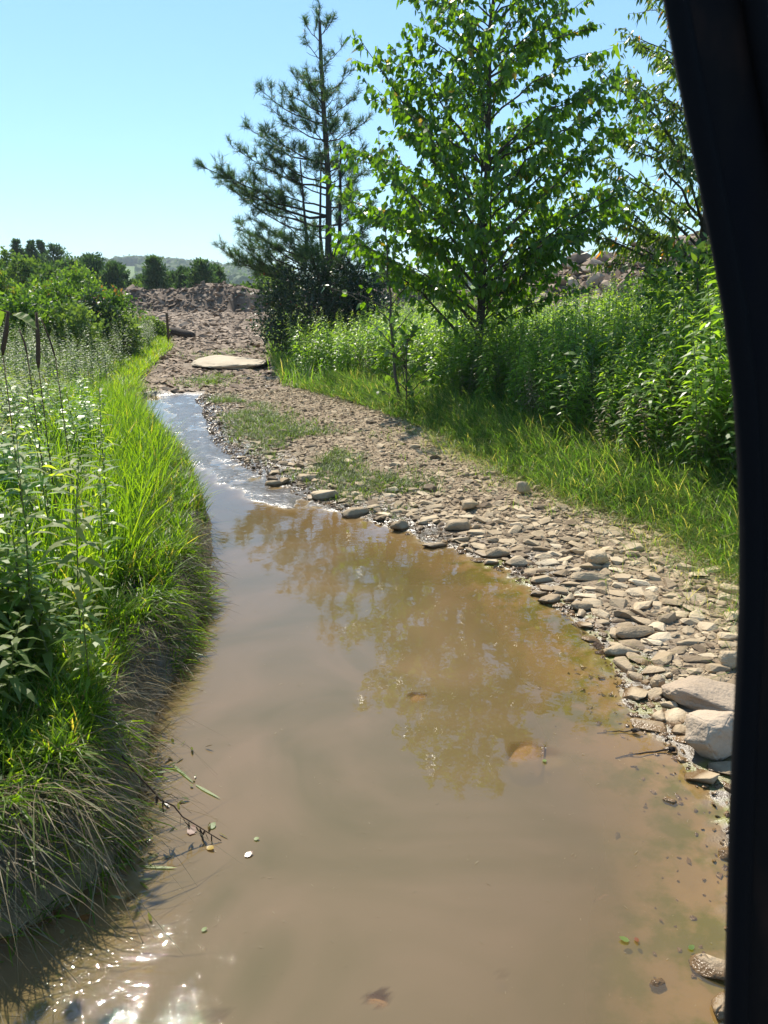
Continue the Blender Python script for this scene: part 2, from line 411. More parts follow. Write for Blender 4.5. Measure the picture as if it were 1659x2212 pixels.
def water_mat():
    m, nt, nd, lk = new_mat('muddy_water')
    geo = N_(nd, 'ShaderNodeNewGeometry')
    n1 = N_(nd, 'ShaderNodeTexNoise'); n1.inputs['Scale'].default_value = 1.3; n1.inputs['Detail'].default_value = 7; n1.inputs['Distortion'].default_value = 1.6; lk.new(geo.outputs['Position'], n1.inputs['Vector'])
    col = ramp(nd, [(0.3, (0.152, 0.119, 0.049)), (0.7, (0.235, 0.163, 0.086))]); lk.new(n1.outputs[0], col.inputs[0])
    df0 = N_(nd, 'ShaderNodeBsdfDiffuse'); lk.new(col.outputs[0], df0.inputs['Color'])
    tl = N_(nd, 'ShaderNodeBsdfTranslucent'); tl.inputs['Color'].default_value = (.8, .6, .4, 1)
    df = N_(nd, 'ShaderNodeMixShader'); df.inputs[0].default_value = 0.25; lk.new(df0.outputs[0], df.inputs[1]); lk.new(tl.outputs[0], df.inputs[2])
    tr = N_(nd, 'ShaderNodeBsdfTransparent'); tr.inputs['Color'].default_value = (0.92, 0.84, 0.70, 1)
    op = N_(nd, 'ShaderNodeAttribute', attribute_name='opacity')
    body = N_(nd, 'ShaderNodeMixShader'); lk.new(op.outputs['Fac'], body.inputs[0]); lk.new(tr.outputs[0], body.inputs[1]); lk.new(df.outputs[0], body.inputs[2])
    # gentle surface ripple, livelier in one wind-ruffled corner (attribute ripple)
    n2 = N_(nd, 'ShaderNodeTexNoise'); n2.inputs['Scale'].default_value = 5.0; n2.inputs['Detail'].default_value = 3; lk.new(geo.outputs['Position'], n2.inputs['Vector'])
    n3 = N_(nd, 'ShaderNodeTexNoise'); n3.inputs['Scale'].default_value = 34.0; n3.inputs['Detail'].default_value = 1; n3.inputs['Distortion'].default_value = 1.2; lk.new(geo.outputs['Position'], n3.inputs['Vector'])
    ra = N_(nd, 'ShaderNodeAttribute', attribute_name='ripple')
    r1 = N_(nd, 'ShaderNodeMath', operation='MULTIPLY_ADD'); lk.new(n3.outputs[0], r1.inputs[0]); r1.inputs[1].default_value = 2; r1.inputs[2].default_value = -1
    r2 = N_(nd, 'ShaderNodeMath', operation='ABSOLUTE'); lk.new(r1.outputs[0], r2.inputs[0])
    r3 = N_(nd, 'ShaderNodeMath', operation='SUBTRACT', use_clamp=True); r3.inputs[0].default_value = 1; lk.new(r2.outputs[0], r3.inputs[1])
    r4 = N_(nd, 'ShaderNodeMath', operation='POWER'); lk.new(r3.outputs[0], r4.inputs[0]); r4.inputs[1].default_value = 8
    mm = N_(nd, 'ShaderNodeMath', operation='MULTIPLY'); lk.new(r4.outputs[0], mm.inputs[0]); lk.new(ra.outputs['Fac'], mm.inputs[1])
    ad = N_(nd, 'ShaderNodeMath', operation='ADD'); lk.new(n2.outputs[0], ad.inputs[0]); lk.new(mm.outputs[0], ad.inputs[1])
    bm = N_(nd, 'ShaderNodeBump'); bm.inputs['Strength'].default_value = 1.0; bm.inputs['Distance'].default_value = 0.0014; lk.new(ad.outputs[0], bm.inputs['Height'])
    dt = N_(nd, 'ShaderNodeVectorMath', operation='DOT_PRODUCT'); lk.new(bm.outputs[0], dt.inputs[0]); lk.new(geo.outputs['Incoming'], dt.inputs[1])
    ab = N_(nd, 'ShaderNodeMath', operation='ABSOLUTE'); lk.new(dt.outputs['Value'], ab.inputs[0])
    om = N_(nd, 'ShaderNodeMath', operation='SUBTRACT', use_clamp=True); om.inputs[0].default_value = 1.0; lk.new(ab.outputs[0], om.inputs[1])
    p5 = N_(nd, 'ShaderNodeMath', operation='POWER'); lk.new(om.outputs[0], p5.inputs[0]); p5.inputs[1].default_value = 4.2
    fr = N_(nd, 'ShaderNodeMath', operation='MULTIPLY_ADD'); lk.new(p5.outputs[0], fr.inputs[0]); fr.inputs[1].default_value = 0.93; fr.inputs[2].default_value = 0.078
    gl = N_(nd, 'ShaderNodeBsdfGlossy'); gl.inputs['Roughness'].default_value = 0.014; lk.new(bm.outputs[0], gl.inputs['Normal'])
    mx = N_(nd, 'ShaderNodeMixShader'); lk.new(fr.outputs[0], mx.inputs[0]); lk.new(body.outputs[0], mx.inputs[1]); lk.new(gl.outputs[0], mx.inputs[2])
    o = N_(nd, 'ShaderNodeOutputMaterial'); lk.new(mx.outputs[0], o.inputs[0])
    return m


M['earth'] = earth_mat()
M['water'] = water_mat()

# ------------------------------------------------------------------ ground plan: edges as x(y)
XL_T = [(-4, -3.2), (0.0, -2.6), (1.2, -1.5), (1.6, -1.12), (1.72, -0.95), (1.92, -0.83), (2.22, -0.84), (2.45, -0.90), (2.71, -0.94), (3.38, -0.95), (3.83, -0.98), (4.26, -1.05),
        (5.18, -1.23), (5.76, -1.38), (6.32, -1.58), (6.98, -1.84), (7.68, -2.12), (8.26, -2.40), (9.08, -2.72), (10.07, -3.1), (11.07, -3.47), (11.9, -3.72), (12.1, -3.4)]
XR_T = [(-4, 1.6), (0.0, 0.95), (1.41, 0.90), (1.7, 0.98), (1.97, 1.09), (2.21, 1.15), (2.5, 1.11), (2.83, 1.04), (3.24, 1.06), (3.51, 1.04), (3.76, 0.99), (4.04, 0.89), (4.37, 0.79), (4.79, 0.52),
        (4.98, 0.32), (5.23, 0.13), (5.46, -0.10), (5.82, -0.4), (6.1, -0.65), (6.55, -0.93), (6.89, -1.11), (7.36, -1.41), (7.9, -1.66), (8.52, -1.92), (9.39, -2.14), (10.85, -2.55), (11.9, -2.95), (12.1, -3.3)]
XG_T = [(-4, 3.4), (2.0, 2.25), (4.0, 2.1), (4.88, 2.02), (5.4, 1.77), (5.76, 1.52), (6.47, 1.29), (7.17, 1.02), (8.02, 0.8), (9.08, 0.39), (10.45, -0.19), (11.76, -0.92), (12.82, -1.53),
        (15.62, -2.13), (18.63, -2.6), (23.0, -3.3), (30, -4.0), (38, -4.4), (60, -4.4)]
XLG_T = [(-4, -3.3), (11.0, -3.5), (11.76, -3.75), (13.43, -4.3), (16.51, -4.9), (19.9, -5.41), (23.0, -6.51), (30, -8.6), (38, -12.5), (60, -20)]


def interp(T, y):
    a = np.array(T)
    return np.interp(y, a[:, 0], a[:, 1])


def XL(y): return interp(XL_T, y)
def XR(y): return interp(XR_T, y)
def XG(y): return interp(XG_T, y)
def XLG(y): return interp(XLG_T, y)


# rocks that lie under the surface: (x, y, radius, depth of their top)
SUNK = []


def ground_fields(x, y):
    x = np.asarray(x, float); y = np.asarray(y, float)
    wob = (fbm(x * 2.3, y * 2.3, 3, 3) - 0.5) * 0.16 * np.clip(y / 5, 0.4, 1.3)
    xl, xr, xg, xlg = XL(y), XR(y) + wob, XG(y) + wob * 1.5, XLG(y) + wob * 2
    end = sstep(12.15, 11.95, y)
    dl = (x - xl) * 0.93
    dr = (xr - x) * np.where(y > 4.2, 0.7, 0.95)
    inside = (dl > 0) & (dr > 0) & (y < 12.1)
    depth = np.minimum(0.02 + 0.9 * np.maximum(dl, 0), 0.003 + 0.035 * np.maximum(dr, 0) + 0.06 * np.maximum(dr, 0) ** 2)
    depth = np.minimum(depth, 0.28)
    # silver wet bars that part the far pools
    bar1 = np.exp(-((y - 10.75) / 0.30) ** 2)
    bar3 = sstep(0.55, 0.25, dr) * (y > 5.2) * sstep(5.2, 6.2, y)
    bar2 = np.exp(-((y - 8.75 - 0.25 * (x + 2.3)) / 0.50) ** 2) * sstep(-2.75, -2.35, x)
    bar = np.maximum(np.maximum(bar1, bar2), bar3 * .9)
    nz = fbm(x * 9, y * 5, 21, 4)
    h_in = -depth * (1 - bar) + bar * 0.007 + (nz - 0.52) * 0.03 * np.clip(bar * 1.5 + sstep(0.22, 0.0, dr) * (y > 3.5) * 0.7, 0, 1)
    # right bank
    dR = np.maximum(-dr, 0)
    dG = np.maximum(x - xg, 0)
    rgh = (fbm(x * 5, y * 5, 5, 4) - 0.5)
    h_r = 0.004 + np.minimum(dR, 2.5) * 0.065 + rgh * 0.03 * sstep(0, 0.5, dR) + 0.45 * sstep(0, 7, dG) * np.clip((16 - y) / 8, 0.15, 1) + 0.06 * sstep(0, 0.5, dG)
    # left bank
    dL = np.maximum(-dl, 0)
    lh = np.interp(y, [0, 5, 8, 11, 13], [0.30, 0.28, 0.20, 0.10, 0.04])
    h_l = 0.0 + lh * sstep(-0.03, 0.12, dL + rgh * 0.1) + 0.25 * sstep(0.2, 3.0, dL) * np.clip((14 - y) / 8, 0.1, 1) + rgh * 0.05
    h = np.where(inside, h_in, np.where(dr <= 0, h_r, h_l))
    # beyond the pool: rough rising rubble yard
    dLG = np.maximum(xlg - x, 0)
    h_f = 0.02 + 0.30 * sstep(13, 38, y) + rgh * 0.035 + (fbm(x * 1.3, y * 0.5, 9, 3) - 0.5) * 0.07 + 0.25 * sstep(0, 3, dLG) + 0.2 * sstep(0, 4, dG)
    f = sstep(11.9, 12.8, y)
    h = h * (1 - f) + h_f * f
    # outside the pictured yard the land is level
    far = sstep(55, 90, np.hypot(x, y))
    h = h * (1 - far) + 0.2 * far
    dist = np.hypot(x, y)
    # rolling hills
    hillL = 14.0 * np.exp(-((x + 205) / 95) ** 2) * sstep(440, 640, y)
    hillF = -1.0 * sstep(300, 500, y) + 3.0 * sstep(500, 800, y)
    back = 20 * sstep(800, 1100, dist)
    h = h + (hillL + hillF + back * 0.3) * (dist > 100)
    h = h + (fbm(x * 22, y * 22, 88, 3) - 0.5) * 0.016 * np.exp(-(dr / 0.22) ** 2) * (y < 11.5)
    h = h + (fbm(x * 14, y * 14, 89, 3) - 0.5) * 0.09 * sstep(0.02, .12, dL) * sstep(.6, .2, dL) * (x < xl) * (y < 11)
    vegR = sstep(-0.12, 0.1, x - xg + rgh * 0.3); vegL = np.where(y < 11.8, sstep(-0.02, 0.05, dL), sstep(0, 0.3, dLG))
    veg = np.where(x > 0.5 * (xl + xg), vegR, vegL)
    rub = sstep(12.0, 17, y) * (1 - sstep(50, 60, y))
    wr = sstep(np.where(y > 5.2, 0.62, 0.45), 0.10, dR + rgh * 0.35) * np.where(y > 4.4, 1, 0.85)
    wet = np.where(inside, 1.0, np.where(dr <= 0, wr, sstep(0.25, 0, dL) * .8)) * (1 - f)
    wet = np.where((dr > 0) | inside, wet, np.where(x < xl, wet * .22, wet))
    wet = np.maximum(wet, (x > xlg) * (x < -2.2) * f * sstep(13.4, 12.2, y) * sstep(0.35, 0.6, fbm(x * 3, y * 3, 8, 3)) * 0.8)
    bed = np.where(inside, sstep(0.0, 0.006, -h), 0)
    wet = wet * (1 - bed)
    algae = np.where(inside, sstep(0.7, 0.1, dr), sstep(0.3, 0.0, dR)) * (y < 4.6)
    field = sstep(55, 75, dist)
    return h, dict(veg=veg * (1 - field), rubble=rub, wet=wet, bed=bed, algae=algae, field=field)


def gh(x, y):
    return ground_fields(x, y)[0]


def gz(x, y):
    return float(ground_fields(np.array([x]), np.array([y]))[0][0])


def sheet(name, xs, ys, zf, mat, attrs=None):
    X, Y = np.meshgrid(xs, ys)
    Z, A = zf(X, Y)
    V = np.stack([X, Y, Z], -1).reshape(-1, 3).astype(np.float32)
    nx, ny = len(xs), len(ys)
    i = (np.arange(ny - 1)[:, None] * nx + np.arange(nx - 1)[None]).ravel()
    F = np.stack([i, i + 1, i + nx + 1, i + nx], 1)
    me = bpy.data.meshes.new(name)
    me.vertices.add(len(V)); me.vertices.foreach_set('co', V.ravel())
    me.loops.add(len(F) * 4); me.loops.foreach_set('vertex_index', F.ravel().astype(np.int32))
    me.polygons.add(len(F)); me.polygons.foreach_set('loop_start', np.arange(0, len(F) * 4, 4, dtype=np.int32))
    me.polygons.foreach_set('use_smooth', np.ones(len(F), bool))
    for k, v in A.items():
        a = me.attributes.new(k, 'FLOAT', 'POINT'); a.data.foreach_set('value', np.asarray(v, np.float32).ravel())
    me.update(calc_edges=True); me.materials.append(mat)
    o = bpy.data.objects.new(name, me); COL.objects.link(o)
    return o


def grow(a, step, end, g=1.12):
    out = []
    while a < end:
        a += step; step *= g; out.append(a)
    return out


xp = grow(5.0, 0.06, 900, 1.16)
xs = np.array([-v for v in xp][::-1] + list(np.arange(-5.0, 5.0001, 0.04)) + xp)
ys = np.array([-30, -12, -6, -4, -3, -2, -1, -0.5, 0, 0.3, 0.6, 0.8] + list(np.arange(0.9, 4.5, 0.028)) + list(np.arange(4.5, 12.6, 0.04)) + grow(12.6, 0.05, 60, 1.022) + grow(61, 1.5, 1000, 1.10))
ground = sheet('ground', xs, ys, ground_fields, M['earth'])
tag(ground, kind='structure')

# submerged rocks first, so that the water knows how shallow it is above them
SUNK_SPEC = [  # view X, Y, width m, length m, top depth, label, name
    (900, 1505, 0.11, 0.12, 0.007, 'small orange-brown rock under the murky water near the middle of the pool'),
    (1140, 1622, 0.27, 0.16, 0.007, 'large flat triangular rock just under the muddy water'),
    (818, 2155, 0.09, 0.065, 0.007, 'pointed tan rock under the water at the front edge of the photo'),
    (466, 2192, 0.10, 0.06, 0.035, 'faint brown rock deep in the water at the bottom beside the sun glints'),
    (1265, 1895, 0.14, 0.07, 0.028, 'barely visible flat rock beneath the shallow brown water'),
    (1310, 1925, 0.08, 0.04, 0.024, 'thin sunken rock just in front of the barely visible flat rock'),
    (1085, 2105, 0.05, 0.035, 0.03, 'tiny blurred pebble under the water at the front of the pool'),
]


def water_fields(X, Y):
    h, A = ground_fields(X, Y)
    d = np.maximum(-h, 0)
    for (vx, vy, w, l, dep, lab) in SUNK_SPEC:
        cx, cy = at(vx, vy)
        an = np.arctan2(Y - cy, X - cx)
        r = np.hypot((X - cx) / (w * 0.36), (Y - cy) / (l * 0.36)) * (1 + .16 * np.sin(3 * an + w * 90) + .1 * np.sin(5 * an + l * 70))
        k = sstep(1.25, 0.75, r)
        d = d * (1 - k) + np.minimum(d, dep) * k
    op = 1 - np.exp(-d / 0.030)
    rip = 0.006 + 0.75 * np.exp(-(((X + 0.84) / 0.30) ** 2 + ((Y - 1.50) / 0.34) ** 2)) * sstep(0.40, 0.60, fbm(X * 9, Y * 9, 33, 3))
    rip = rip + 0.012 * sstep(0.55, 0.8, fbm(X * 1.1, Y * 0.7, 40, 3)) * (Y < 5)
    return np.zeros_like(X), dict(opacity=op, ripple=rip)


nu = 190
yw = np.array(list(np.arange(-3.9, 0.9, 0.2)) + list(np.arange(0.9, 4.4, 0.014)) + list(np.arange(4.4, 12.2, 0.035)))


def water_sheet():
    us = np.linspace(0, 1, nu)
    U, Y = np.meshgrid(us, yw)
    X = (XL(Y) - 0.12) * (1 - U) + (XR(Y) + 0.12) * U
    Z, A = water_fields(X, Y)
    V = np.stack([X, Y, Z], -1).reshape(-1, 3).astype(np.float32)
    nx, ny = nu, len(yw)
    i = (np.arange(ny - 1)[:, None] * nx + np.arange(nx - 1)[None]).ravel()
    F = np.stack([i, i + 1, i + nx + 1, i + nx], 1)
    me = bpy.data.meshes.new('water')
    me.vertices.add(len(V)); me.vertices.foreach_set('co', V.ravel())
    me.loops.add(len(F) * 4); me.loops.foreach_set('vertex_index', F.ravel().astype(np.int32))
    me.polygons.add(len(F)); me.polygons.foreach_set('loop_start', np.arange(0, len(F) * 4, 4, dtype=np.int32))
    me.polygons.foreach_set('use_smooth', np.ones(len(F), bool))
    for k, v in A.items():
        a = me.attributes.new(k, 'FLOAT', 'POINT'); a.data.foreach_set('value', np.asarray(v, np.float32).ravel())
    me.update(calc_edges=True); me.materials.append(M['water'])
    o = bpy.data.objects.new('water', me); COL.objects.link(o)
    return tag(o, kind='structure')


water_sheet()


# ------------------------------------------------------------------ rock shapes
def hull_rock(seed, npts=15, flat=0.5, boxy=2.6):
    r = random.Random(seed)
    bm = bmesh.new()
    for _ in range(npts):
        a = r.uniform(0, 2 * math.pi); b = math.asin(r.uniform(-1, 1))
        x, y, z = math.cos(b) * math.cos(a), math.cos(b) * math.sin(a), math.sin(b)
        k = (abs(x) ** boxy + abs(y) ** boxy + abs(z) ** boxy) ** (-1 / boxy) * r.uniform(0.85, 1.05)
        bm.verts.new((x * k, y * k * r.uniform(0.75, 1), z * k * flat))
    res = bmesh.ops.convex_hull(bm, input=bm.verts)
    for v in [v for v in bm.verts if not v.link_faces]: bm.verts.remove(v)
    bmesh.ops.triangulate(bm, faces=bm.faces)
    bm.verts.ensure_lookup_table()
    V = np.array([v.co[:] for v in bm.verts]); F = np.array([[v.index for v in f.verts] for f in bm.faces])
    bm.verts.index_update()
    F = np.array([[v.index for v in f.verts] for f in bm.faces])
    bm.free()
    return V, F


ROCKS = [hull_rock(100 + k, 15 + k % 5, [0.42, 0.5, 0.6, 0.35, 0.7][k % 5], 3.0) for k in range(14)]
CHIPS = [hull_rock(200 + k, 9, 0.4, 3.0) for k in range(8)]


def rot_mats(yaw, tiltx, tilty):
    cz, sz = np.cos(yaw), np.sin(yaw); cx, sx = np.cos(tiltx), np.sin(tiltx); cy, sy = np.cos(tilty), np.sin(tilty)
    N = len(yaw); Z = np.zeros((N, 3, 3)); X = np.zeros((N, 3, 3)); Y = np.zeros((N, 3, 3))
    Z[:, 0, 0] = cz; Z[:, 0, 1] = -sz; Z[:, 1, 0] = sz; Z[:, 1, 1] = cz; Z[:, 2, 2] = 1
    X[:, 0, 0] = 1; X[:, 1, 1] = cx; X[:, 1, 2] = -sx; X[:, 2, 1] = sx; X[:, 2, 2] = cx
    Y[:, 1, 1] = 1; Y[:, 0, 0] = cy; Y[:, 0, 2] = sy; Y[:, 2, 0] = -sy; Y[:, 2, 2] = cy
    return Z @ X @ Y


def scatter_rocks(mb, P, S3, templates, tilt=0.25, tint=None):
    N = len(P)
    if tint is None: tint = np.where(rng.uniform(0, 1, N) < .18, rng.uniform(0, .25, N), rng.uniform(0.3, 0.9, N))
    which = rng.integers(0, len(templates), N)
    Rm = rot_mats(rng.uniform(0, 6.28, N), rng.normal(0, tilt, N), rng.normal(0, tilt, N))
    for k, (tv, tf) in enumerate(templates):
        idx = np.nonzero(which == k)[0]
        if not len(idx): continue
        v = tv[None] * S3[idx][:, None, :]
        v = np.einsum('nij,nkj->nki', Rm[idx], v) + P[idx][:, None]
        f = tf[None] + (np.arange(len(idx)) * len(tv))[:, None, None]
        mb.add(v, f, np.repeat(tint[idx], len(tv)))


def stone_meshes(mat):
    out = []
    for k, (v, f) in enumerate(ROCKS):
        mb = MB(); mb.add(v, f, 0.3 + 0.5 * (k * 0.37 % 1))
        me = mb.mesh('stone', mat); out.append(me)
        # soften the sharpest edges a little
        bm = bmesh.new(); bm.from_mesh(me)
        bmesh.ops.bevel(bm, geom=[e for e in bm.edges], offset=0.022, segments=1, affect='EDGES', clamp_overlap=True)
        bm.to_mesh(me); bm.free()
    return out


def boulder(seed, dims, mat, npts=22, boxy=3.2, rough=0.06, cuts=3, flat=1.0):
    """A big weathered rock: hull, bevelled, subdivided and roughened."""
    v, f = hull_rock(seed, npts, flat, boxy)
    bm = bmesh.new()
    vs = [bm.verts.new(p) for p in v]
    for t in f: bm.faces.new([vs[i] for i in t])
    bmesh.ops.bevel(bm, geom=[e for e in bm.edges], offset=0.12, segments=2, affect='EDGES', clamp_overlap=True)
    bmesh.ops.triangulate(bm, faces=bm.faces)
    for _ in range(cuts - 1):
        bmesh.ops.subdivide_edges(bm, edges=[e for e in bm.edges if e.calc_length() > 0.10], cuts=1, use_grid_fill=False)
        bmesh.ops.triangulate(bm, faces=bm.faces)
    bmesh.ops.recalc_face_normals(bm, faces=bm.faces)
    from mathutils import noise
    for q in bm.verts:
        n = noise.fractal(q.co * 2.2 + Vector((seed, 0, 0)), 0.8, 2.0, 5)
        st = noise.noise(Vector((q.co.x * .8, q.co.y * .8, q.co.z * 9 + seed)))
        q.co += q.co.normalized() * n * rough + Vector((0, 0, st * rough * 0.3))
        q.co.x *= dims[0] / 2; q.co.y *= dims[1] / 2; q.co.z *= dims[2] / 2
    me = bpy.data.meshes.new('rock'); bm.to_mesh(me); bm.free()
    for p in me.polygons: p.use_smooth = True
    a = me.attributes.new('tint', 'FLOAT', 'POINT'); a.data.foreach_set('value', np.full(len(me.vertices), 0.5, np.float32))
    me.materials.append(mat)
    return me


def put_rock(name, seed, vx, vy, dims, label, yaw=0, sink=0.3, mat='stone', cat='rock', zoff=None, group=None, **kw):
    x, y = at(vx, vy, 0.05)
    z = gz(x, y)
    me = boulder(seed, dims, M[mat], **kw)
    o = bpy.data.objects.new(name, me); COL.objects.link(o)
    o.location = (x, y, (z + dims[2] * (0.5 - sink)) if zoff is None else zoff)
    o.rotation_euler = (random.uniform(-.06, .06), random.uniform(-.06, .06), yaw)
    tag(o, label, cat, group)
    BIG.append((x, y, max(dims[0], dims[1]) / 2))
    return o


BIG = []
put_rock('boulder', 3, 1540, 1600, (0.27, 0.22, 0.19), 'big pale rounded boulder touching the black vehicle pillar, closest to the water', 0.2, 0.15, 'boulder', 'boulder', npts=30, rough=0.045, cuts=4, boxy=2.6)
put_rock('boulder', 14, 1525, 1505, (0.36, 0.29, 0.12), 'wide flat cracked boulder right behind the rounded boulder', -0.3, 0.35, 'boulder', 'boulder', npts=18, rough=0.07, cuts=4)
put_rock('rock', 5, 1420, 1470, (0.075, 0.07, 0.075), 'squarish tan rock standing just beside the flat cracked boulder', 0.4, 0.15)
put_rock('rock', 6, 1287, 1212, (0.16, 0.12, 0.10), 'largest blocky rock sitting up on the gravel near the waterline', 0.2, 0.1, boxy=5)
put_rock('rock', 7, 1275, 1243, (0.24, 0.09, 0.06), 'long thin slab lying just in front of the largest blocky rock', 0.1, 0.2, boxy=5)
put_rock('rock', 8, 1372, 1362, (0.22, 0.08, 0.07), 'elongated tan bar-shaped rock in the middle of the gravel bank', 0.15, 0.2, boxy=5)
put_rock('rock', 9, 1342, 1396, (0.17, 0.10, 0.06), 'smooth flat oval rock between the bar-shaped rock and the water', -0.2, 0.25)
put_rock('rock', 10, 995, 1132, (0.25, 0.14, 0.10), 'wide low tan rock with a little green sprout at the pool edge', 0.1, 0.3)
put_rock('rock', 11, 863, 1130, (0.14, 0.10, 0.10), 'dark wet rock half in the water at the stony edge', 0.5, 0.3)
put_rock('rock', 12, 940, 1166, (0.19, 0.08, 0.05), 'flat dark wet rock lying along the waterline', 0.2, 0.35)
put_rock('rock', 13, 700, 1065, (0.24, 0.16, 0.12), 'domed tan rock at the water beside the grassy middle strip', 0.4, 0.3)
put_rock('rock', 15, 592, 1036, (0.17, 0.12, 0.08), 'small tan rock on the silvery mud farthest up the pool edge', 0.1, 0.3)
put_rock('rock', 16, 765, 1100, (0.24, 0.12, 0.09), 'long rock in the shallows just before the domed tan rock', 0.5, 0.35)
put_rock('rock', 17, 1130, 1074, (0.12, 0.09, 0.12), 'pale upright rock on dry gravel near the grass', 0.3, 0.1)
put_rock('rock', 18, 1015, 1098, (0.17, 0.11, 0.11), 'brownish pointed rock above the low rock with the sprout', 0.8, 0.2)
put_rock('rock', 19, 665, 1028, (0.20, 0.14, 0.08), 'flat tan rock among grass blades on the middle strip', 0.2, 0.3)
put_rock('rock', 20, 1075, 1188, (0.17, 0.12, 0.08), 'light flat rock at the waterline shaped like a loaf', 0.1, 0.3)
put_rock('rock', 21, 1190, 1283, (0.14, 0.09, 0.06), 'dark edged rock jutting into the water', 0.2, 0.35)
put_rock('rock', 22, 1255, 1302, (0.13, 0.08, 0.06), 'oval tan rock just up from the jutting dark edged rock', 0.1, 0.25)
put_rock('rock', 23, 1575, 1430, (0.12, 0.10, 0.09), 'angular block beside the pillar behind the flat cracked boulder', 0.2, 0.15, boxy=5)
put_rock('rock', 24, 1430, 1532, (0.08, 0.08, 0.04), 'grey cracked slab on wet gravel before the flat boulder', 0.3, 0.3)
put_rock('rock', 25, 1545, 2062, (0.13, 0.08, 0.06), 'dark rough rock poking out of the shallows near the pillar foot', -0.5, 0.35, 'stone')
put_rock('rock', 26, 1425, 2090, (0.045, 0.035, 0.03), 'small mossy tan stone breaking the water surface', 0.3, 0.3)
put_rock('rock', 27, 1450, 1702, (0.055, 0.03, 0.025), 'shiny dark pebble lying in very shallow water', -0.6, 0.3)
put_rock('rock', 28, 1575, 2145, (0.10, 0.08, 0.05), 'wet brown rock at the bottom corner against the pillar', 0.6, 0.35)
for k, (vx, vy, w, l, dep, lab) in enumerate(SUNK_SPEC):
    x, y = at(vx, vy)
    me = boulder(60 + k, (w * 1.2, l * 1.2, 0.05), M['sunk_rock'], npts=12, boxy=5, rough=0.025, cuts=2)
    o = bpy.data.objects.new('sunken_rock', me); COL.objects.link(o)
    o.location = (x, y, -dep - 0.021); o.rotation_euler = (0, 0, k * 1.3)
    tag(o, lab, 'rock')

# flat cream rock across the track
slab_me = boulder(91, (1.75, 2.6, 0.16), M['cream_slab'], npts=20, boxy=4.5, rough=0.03, cuts=4)
o = bpy.data.objects.new('flat_rock', slab_me); COL.objects.link(o)
sx, sy = at(505, 792)
o.location = (sx, sy, gz(sx, sy) + 0.05)
tag(o, 'broad flat cream rock lying across the dirt track beyond the puddle', 'rock')
BIG.append((sx, sy, 1.1))

# ------------------------------------------------------------------ stones of the bank
def free_of_big(x, y, margin=0.8):
    ok = np.ones(len(x), bool)
    for bx, by, br in BIG:
        ok &= np.hypot(x - bx, y - by) > br * margin
    return ok


def sample_bank(n, y0, y1, d0, d1, power=1.0):
    y = y0 + (y1 - y0) * rng.uniform(0, 1, n) ** power
    xr = XR(y)
    x = xr + rng.uniform(d0, d1, n)
    return x, y


cand = []
x, y = sample_bank(60000, 1.6, 9.5, -0.03, 2.6, 1.0)
lim = np.minimum(XG(y) + 0.12, XR(y) + 2.5)
dR = x - XR(y)
dens = np.interp(y, [5.0, 6.2, 7.2, 9.5], [1.0, 0.45, 0.12, 0.04]) * np.where((y > 5.0) & (dR < 0.3), 0.12, 1)
dens = dens * np.interp(dR / np.maximum(XG(y) - XR(y), .3), [.6, 1.0], [1, np.mean([.35])])
dens = dens * np.where(dR < 0.05, 0.4, 1.0) * np.interp(y, [1.6, 2.4, 2.9], [0.10, 0.35, 1.0])
dens = dens * (0.55 + 0.45 * sstep(0.3, 0.5, fbm(x * 2, y * 2, 71, 3)))
keep = (x < lim) & (rng.uniform(0, 1, len(x)) < dens) & free_of_big(x, y)
x, y, dR = x[keep], y[keep], dR[keep]
size = np.exp(rng.normal(math.log(0.0155), 0.60, len(x))) * np.interp(y, [2, 4, 9], [0.95, 1.05, 1.15]) * np.interp(dR, [0, .3, 1.3], [1.15, 1.15, .75])
size = np.clip(size, 0.008, 0.058)
# dart throwing, largest first, so the stones lie side by side
order = np.argsort(-size)
cell = 0.1; gridd = {}; chosen = []
for i in order:
    ci, cj = int(x[i] // cell), int(y[i] // cell); ok = True
    for a in (-1, 0, 1):
        for b in (-1, 0, 1):
            for j in gridd.get((ci + a, cj + b), ()):
                if (x[i] - x[j]) ** 2 + (y[i] - y[j]) ** 2 < (0.80 * (size[i] + size[j])) ** 2: ok = False; break
            if not ok: break
        if not ok: break
    if ok:
        gridd.setdefault((ci, cj), []).append(i); chosen.append(i)
ch = np.array(chosen)
x, y, size = x[ch], y[ch], size[ch]
z = gh(x, y) + size * rng.uniform(-0.02, 0.2, len(x))
scr = size / np.hypot(y, 1.5)
idx = np.argsort(-scr)
STM = stone_meshes(M['stone'])
for i in idx[:290]:
    o = bpy.data.objects.new('stone', random.choice(STM)); COL.objects.link(o)
    s = float(size[i])
    o.location = (float(x[i]), float(y[i]), float(z[i]))
    o.scale = (s * random.uniform(1.0, 1.5), s * random.uniform(0.75, 1.05), s * random.uniform(0.5, 1.0))
    o.rotation_euler = (random.gauss(0, .14), random.gauss(0, .14), random.gauss(0, 0.7) + random.choice([0, 3.14]))
    o.parent = ground
rest = idx[290:]
mb = MB()
P = np.stack([x[rest], y[rest], z[rest]], 1)
s = size[rest][:, None]
S3 = s * np.stack([rng.uniform(1, 1.5, len(rest)), rng.uniform(.75, 1.05, len(rest)), rng.uniform(.6, 1.1, len(rest))], 1)
scatter_rocks(mb, P, S3, ROCKS, 0.15)
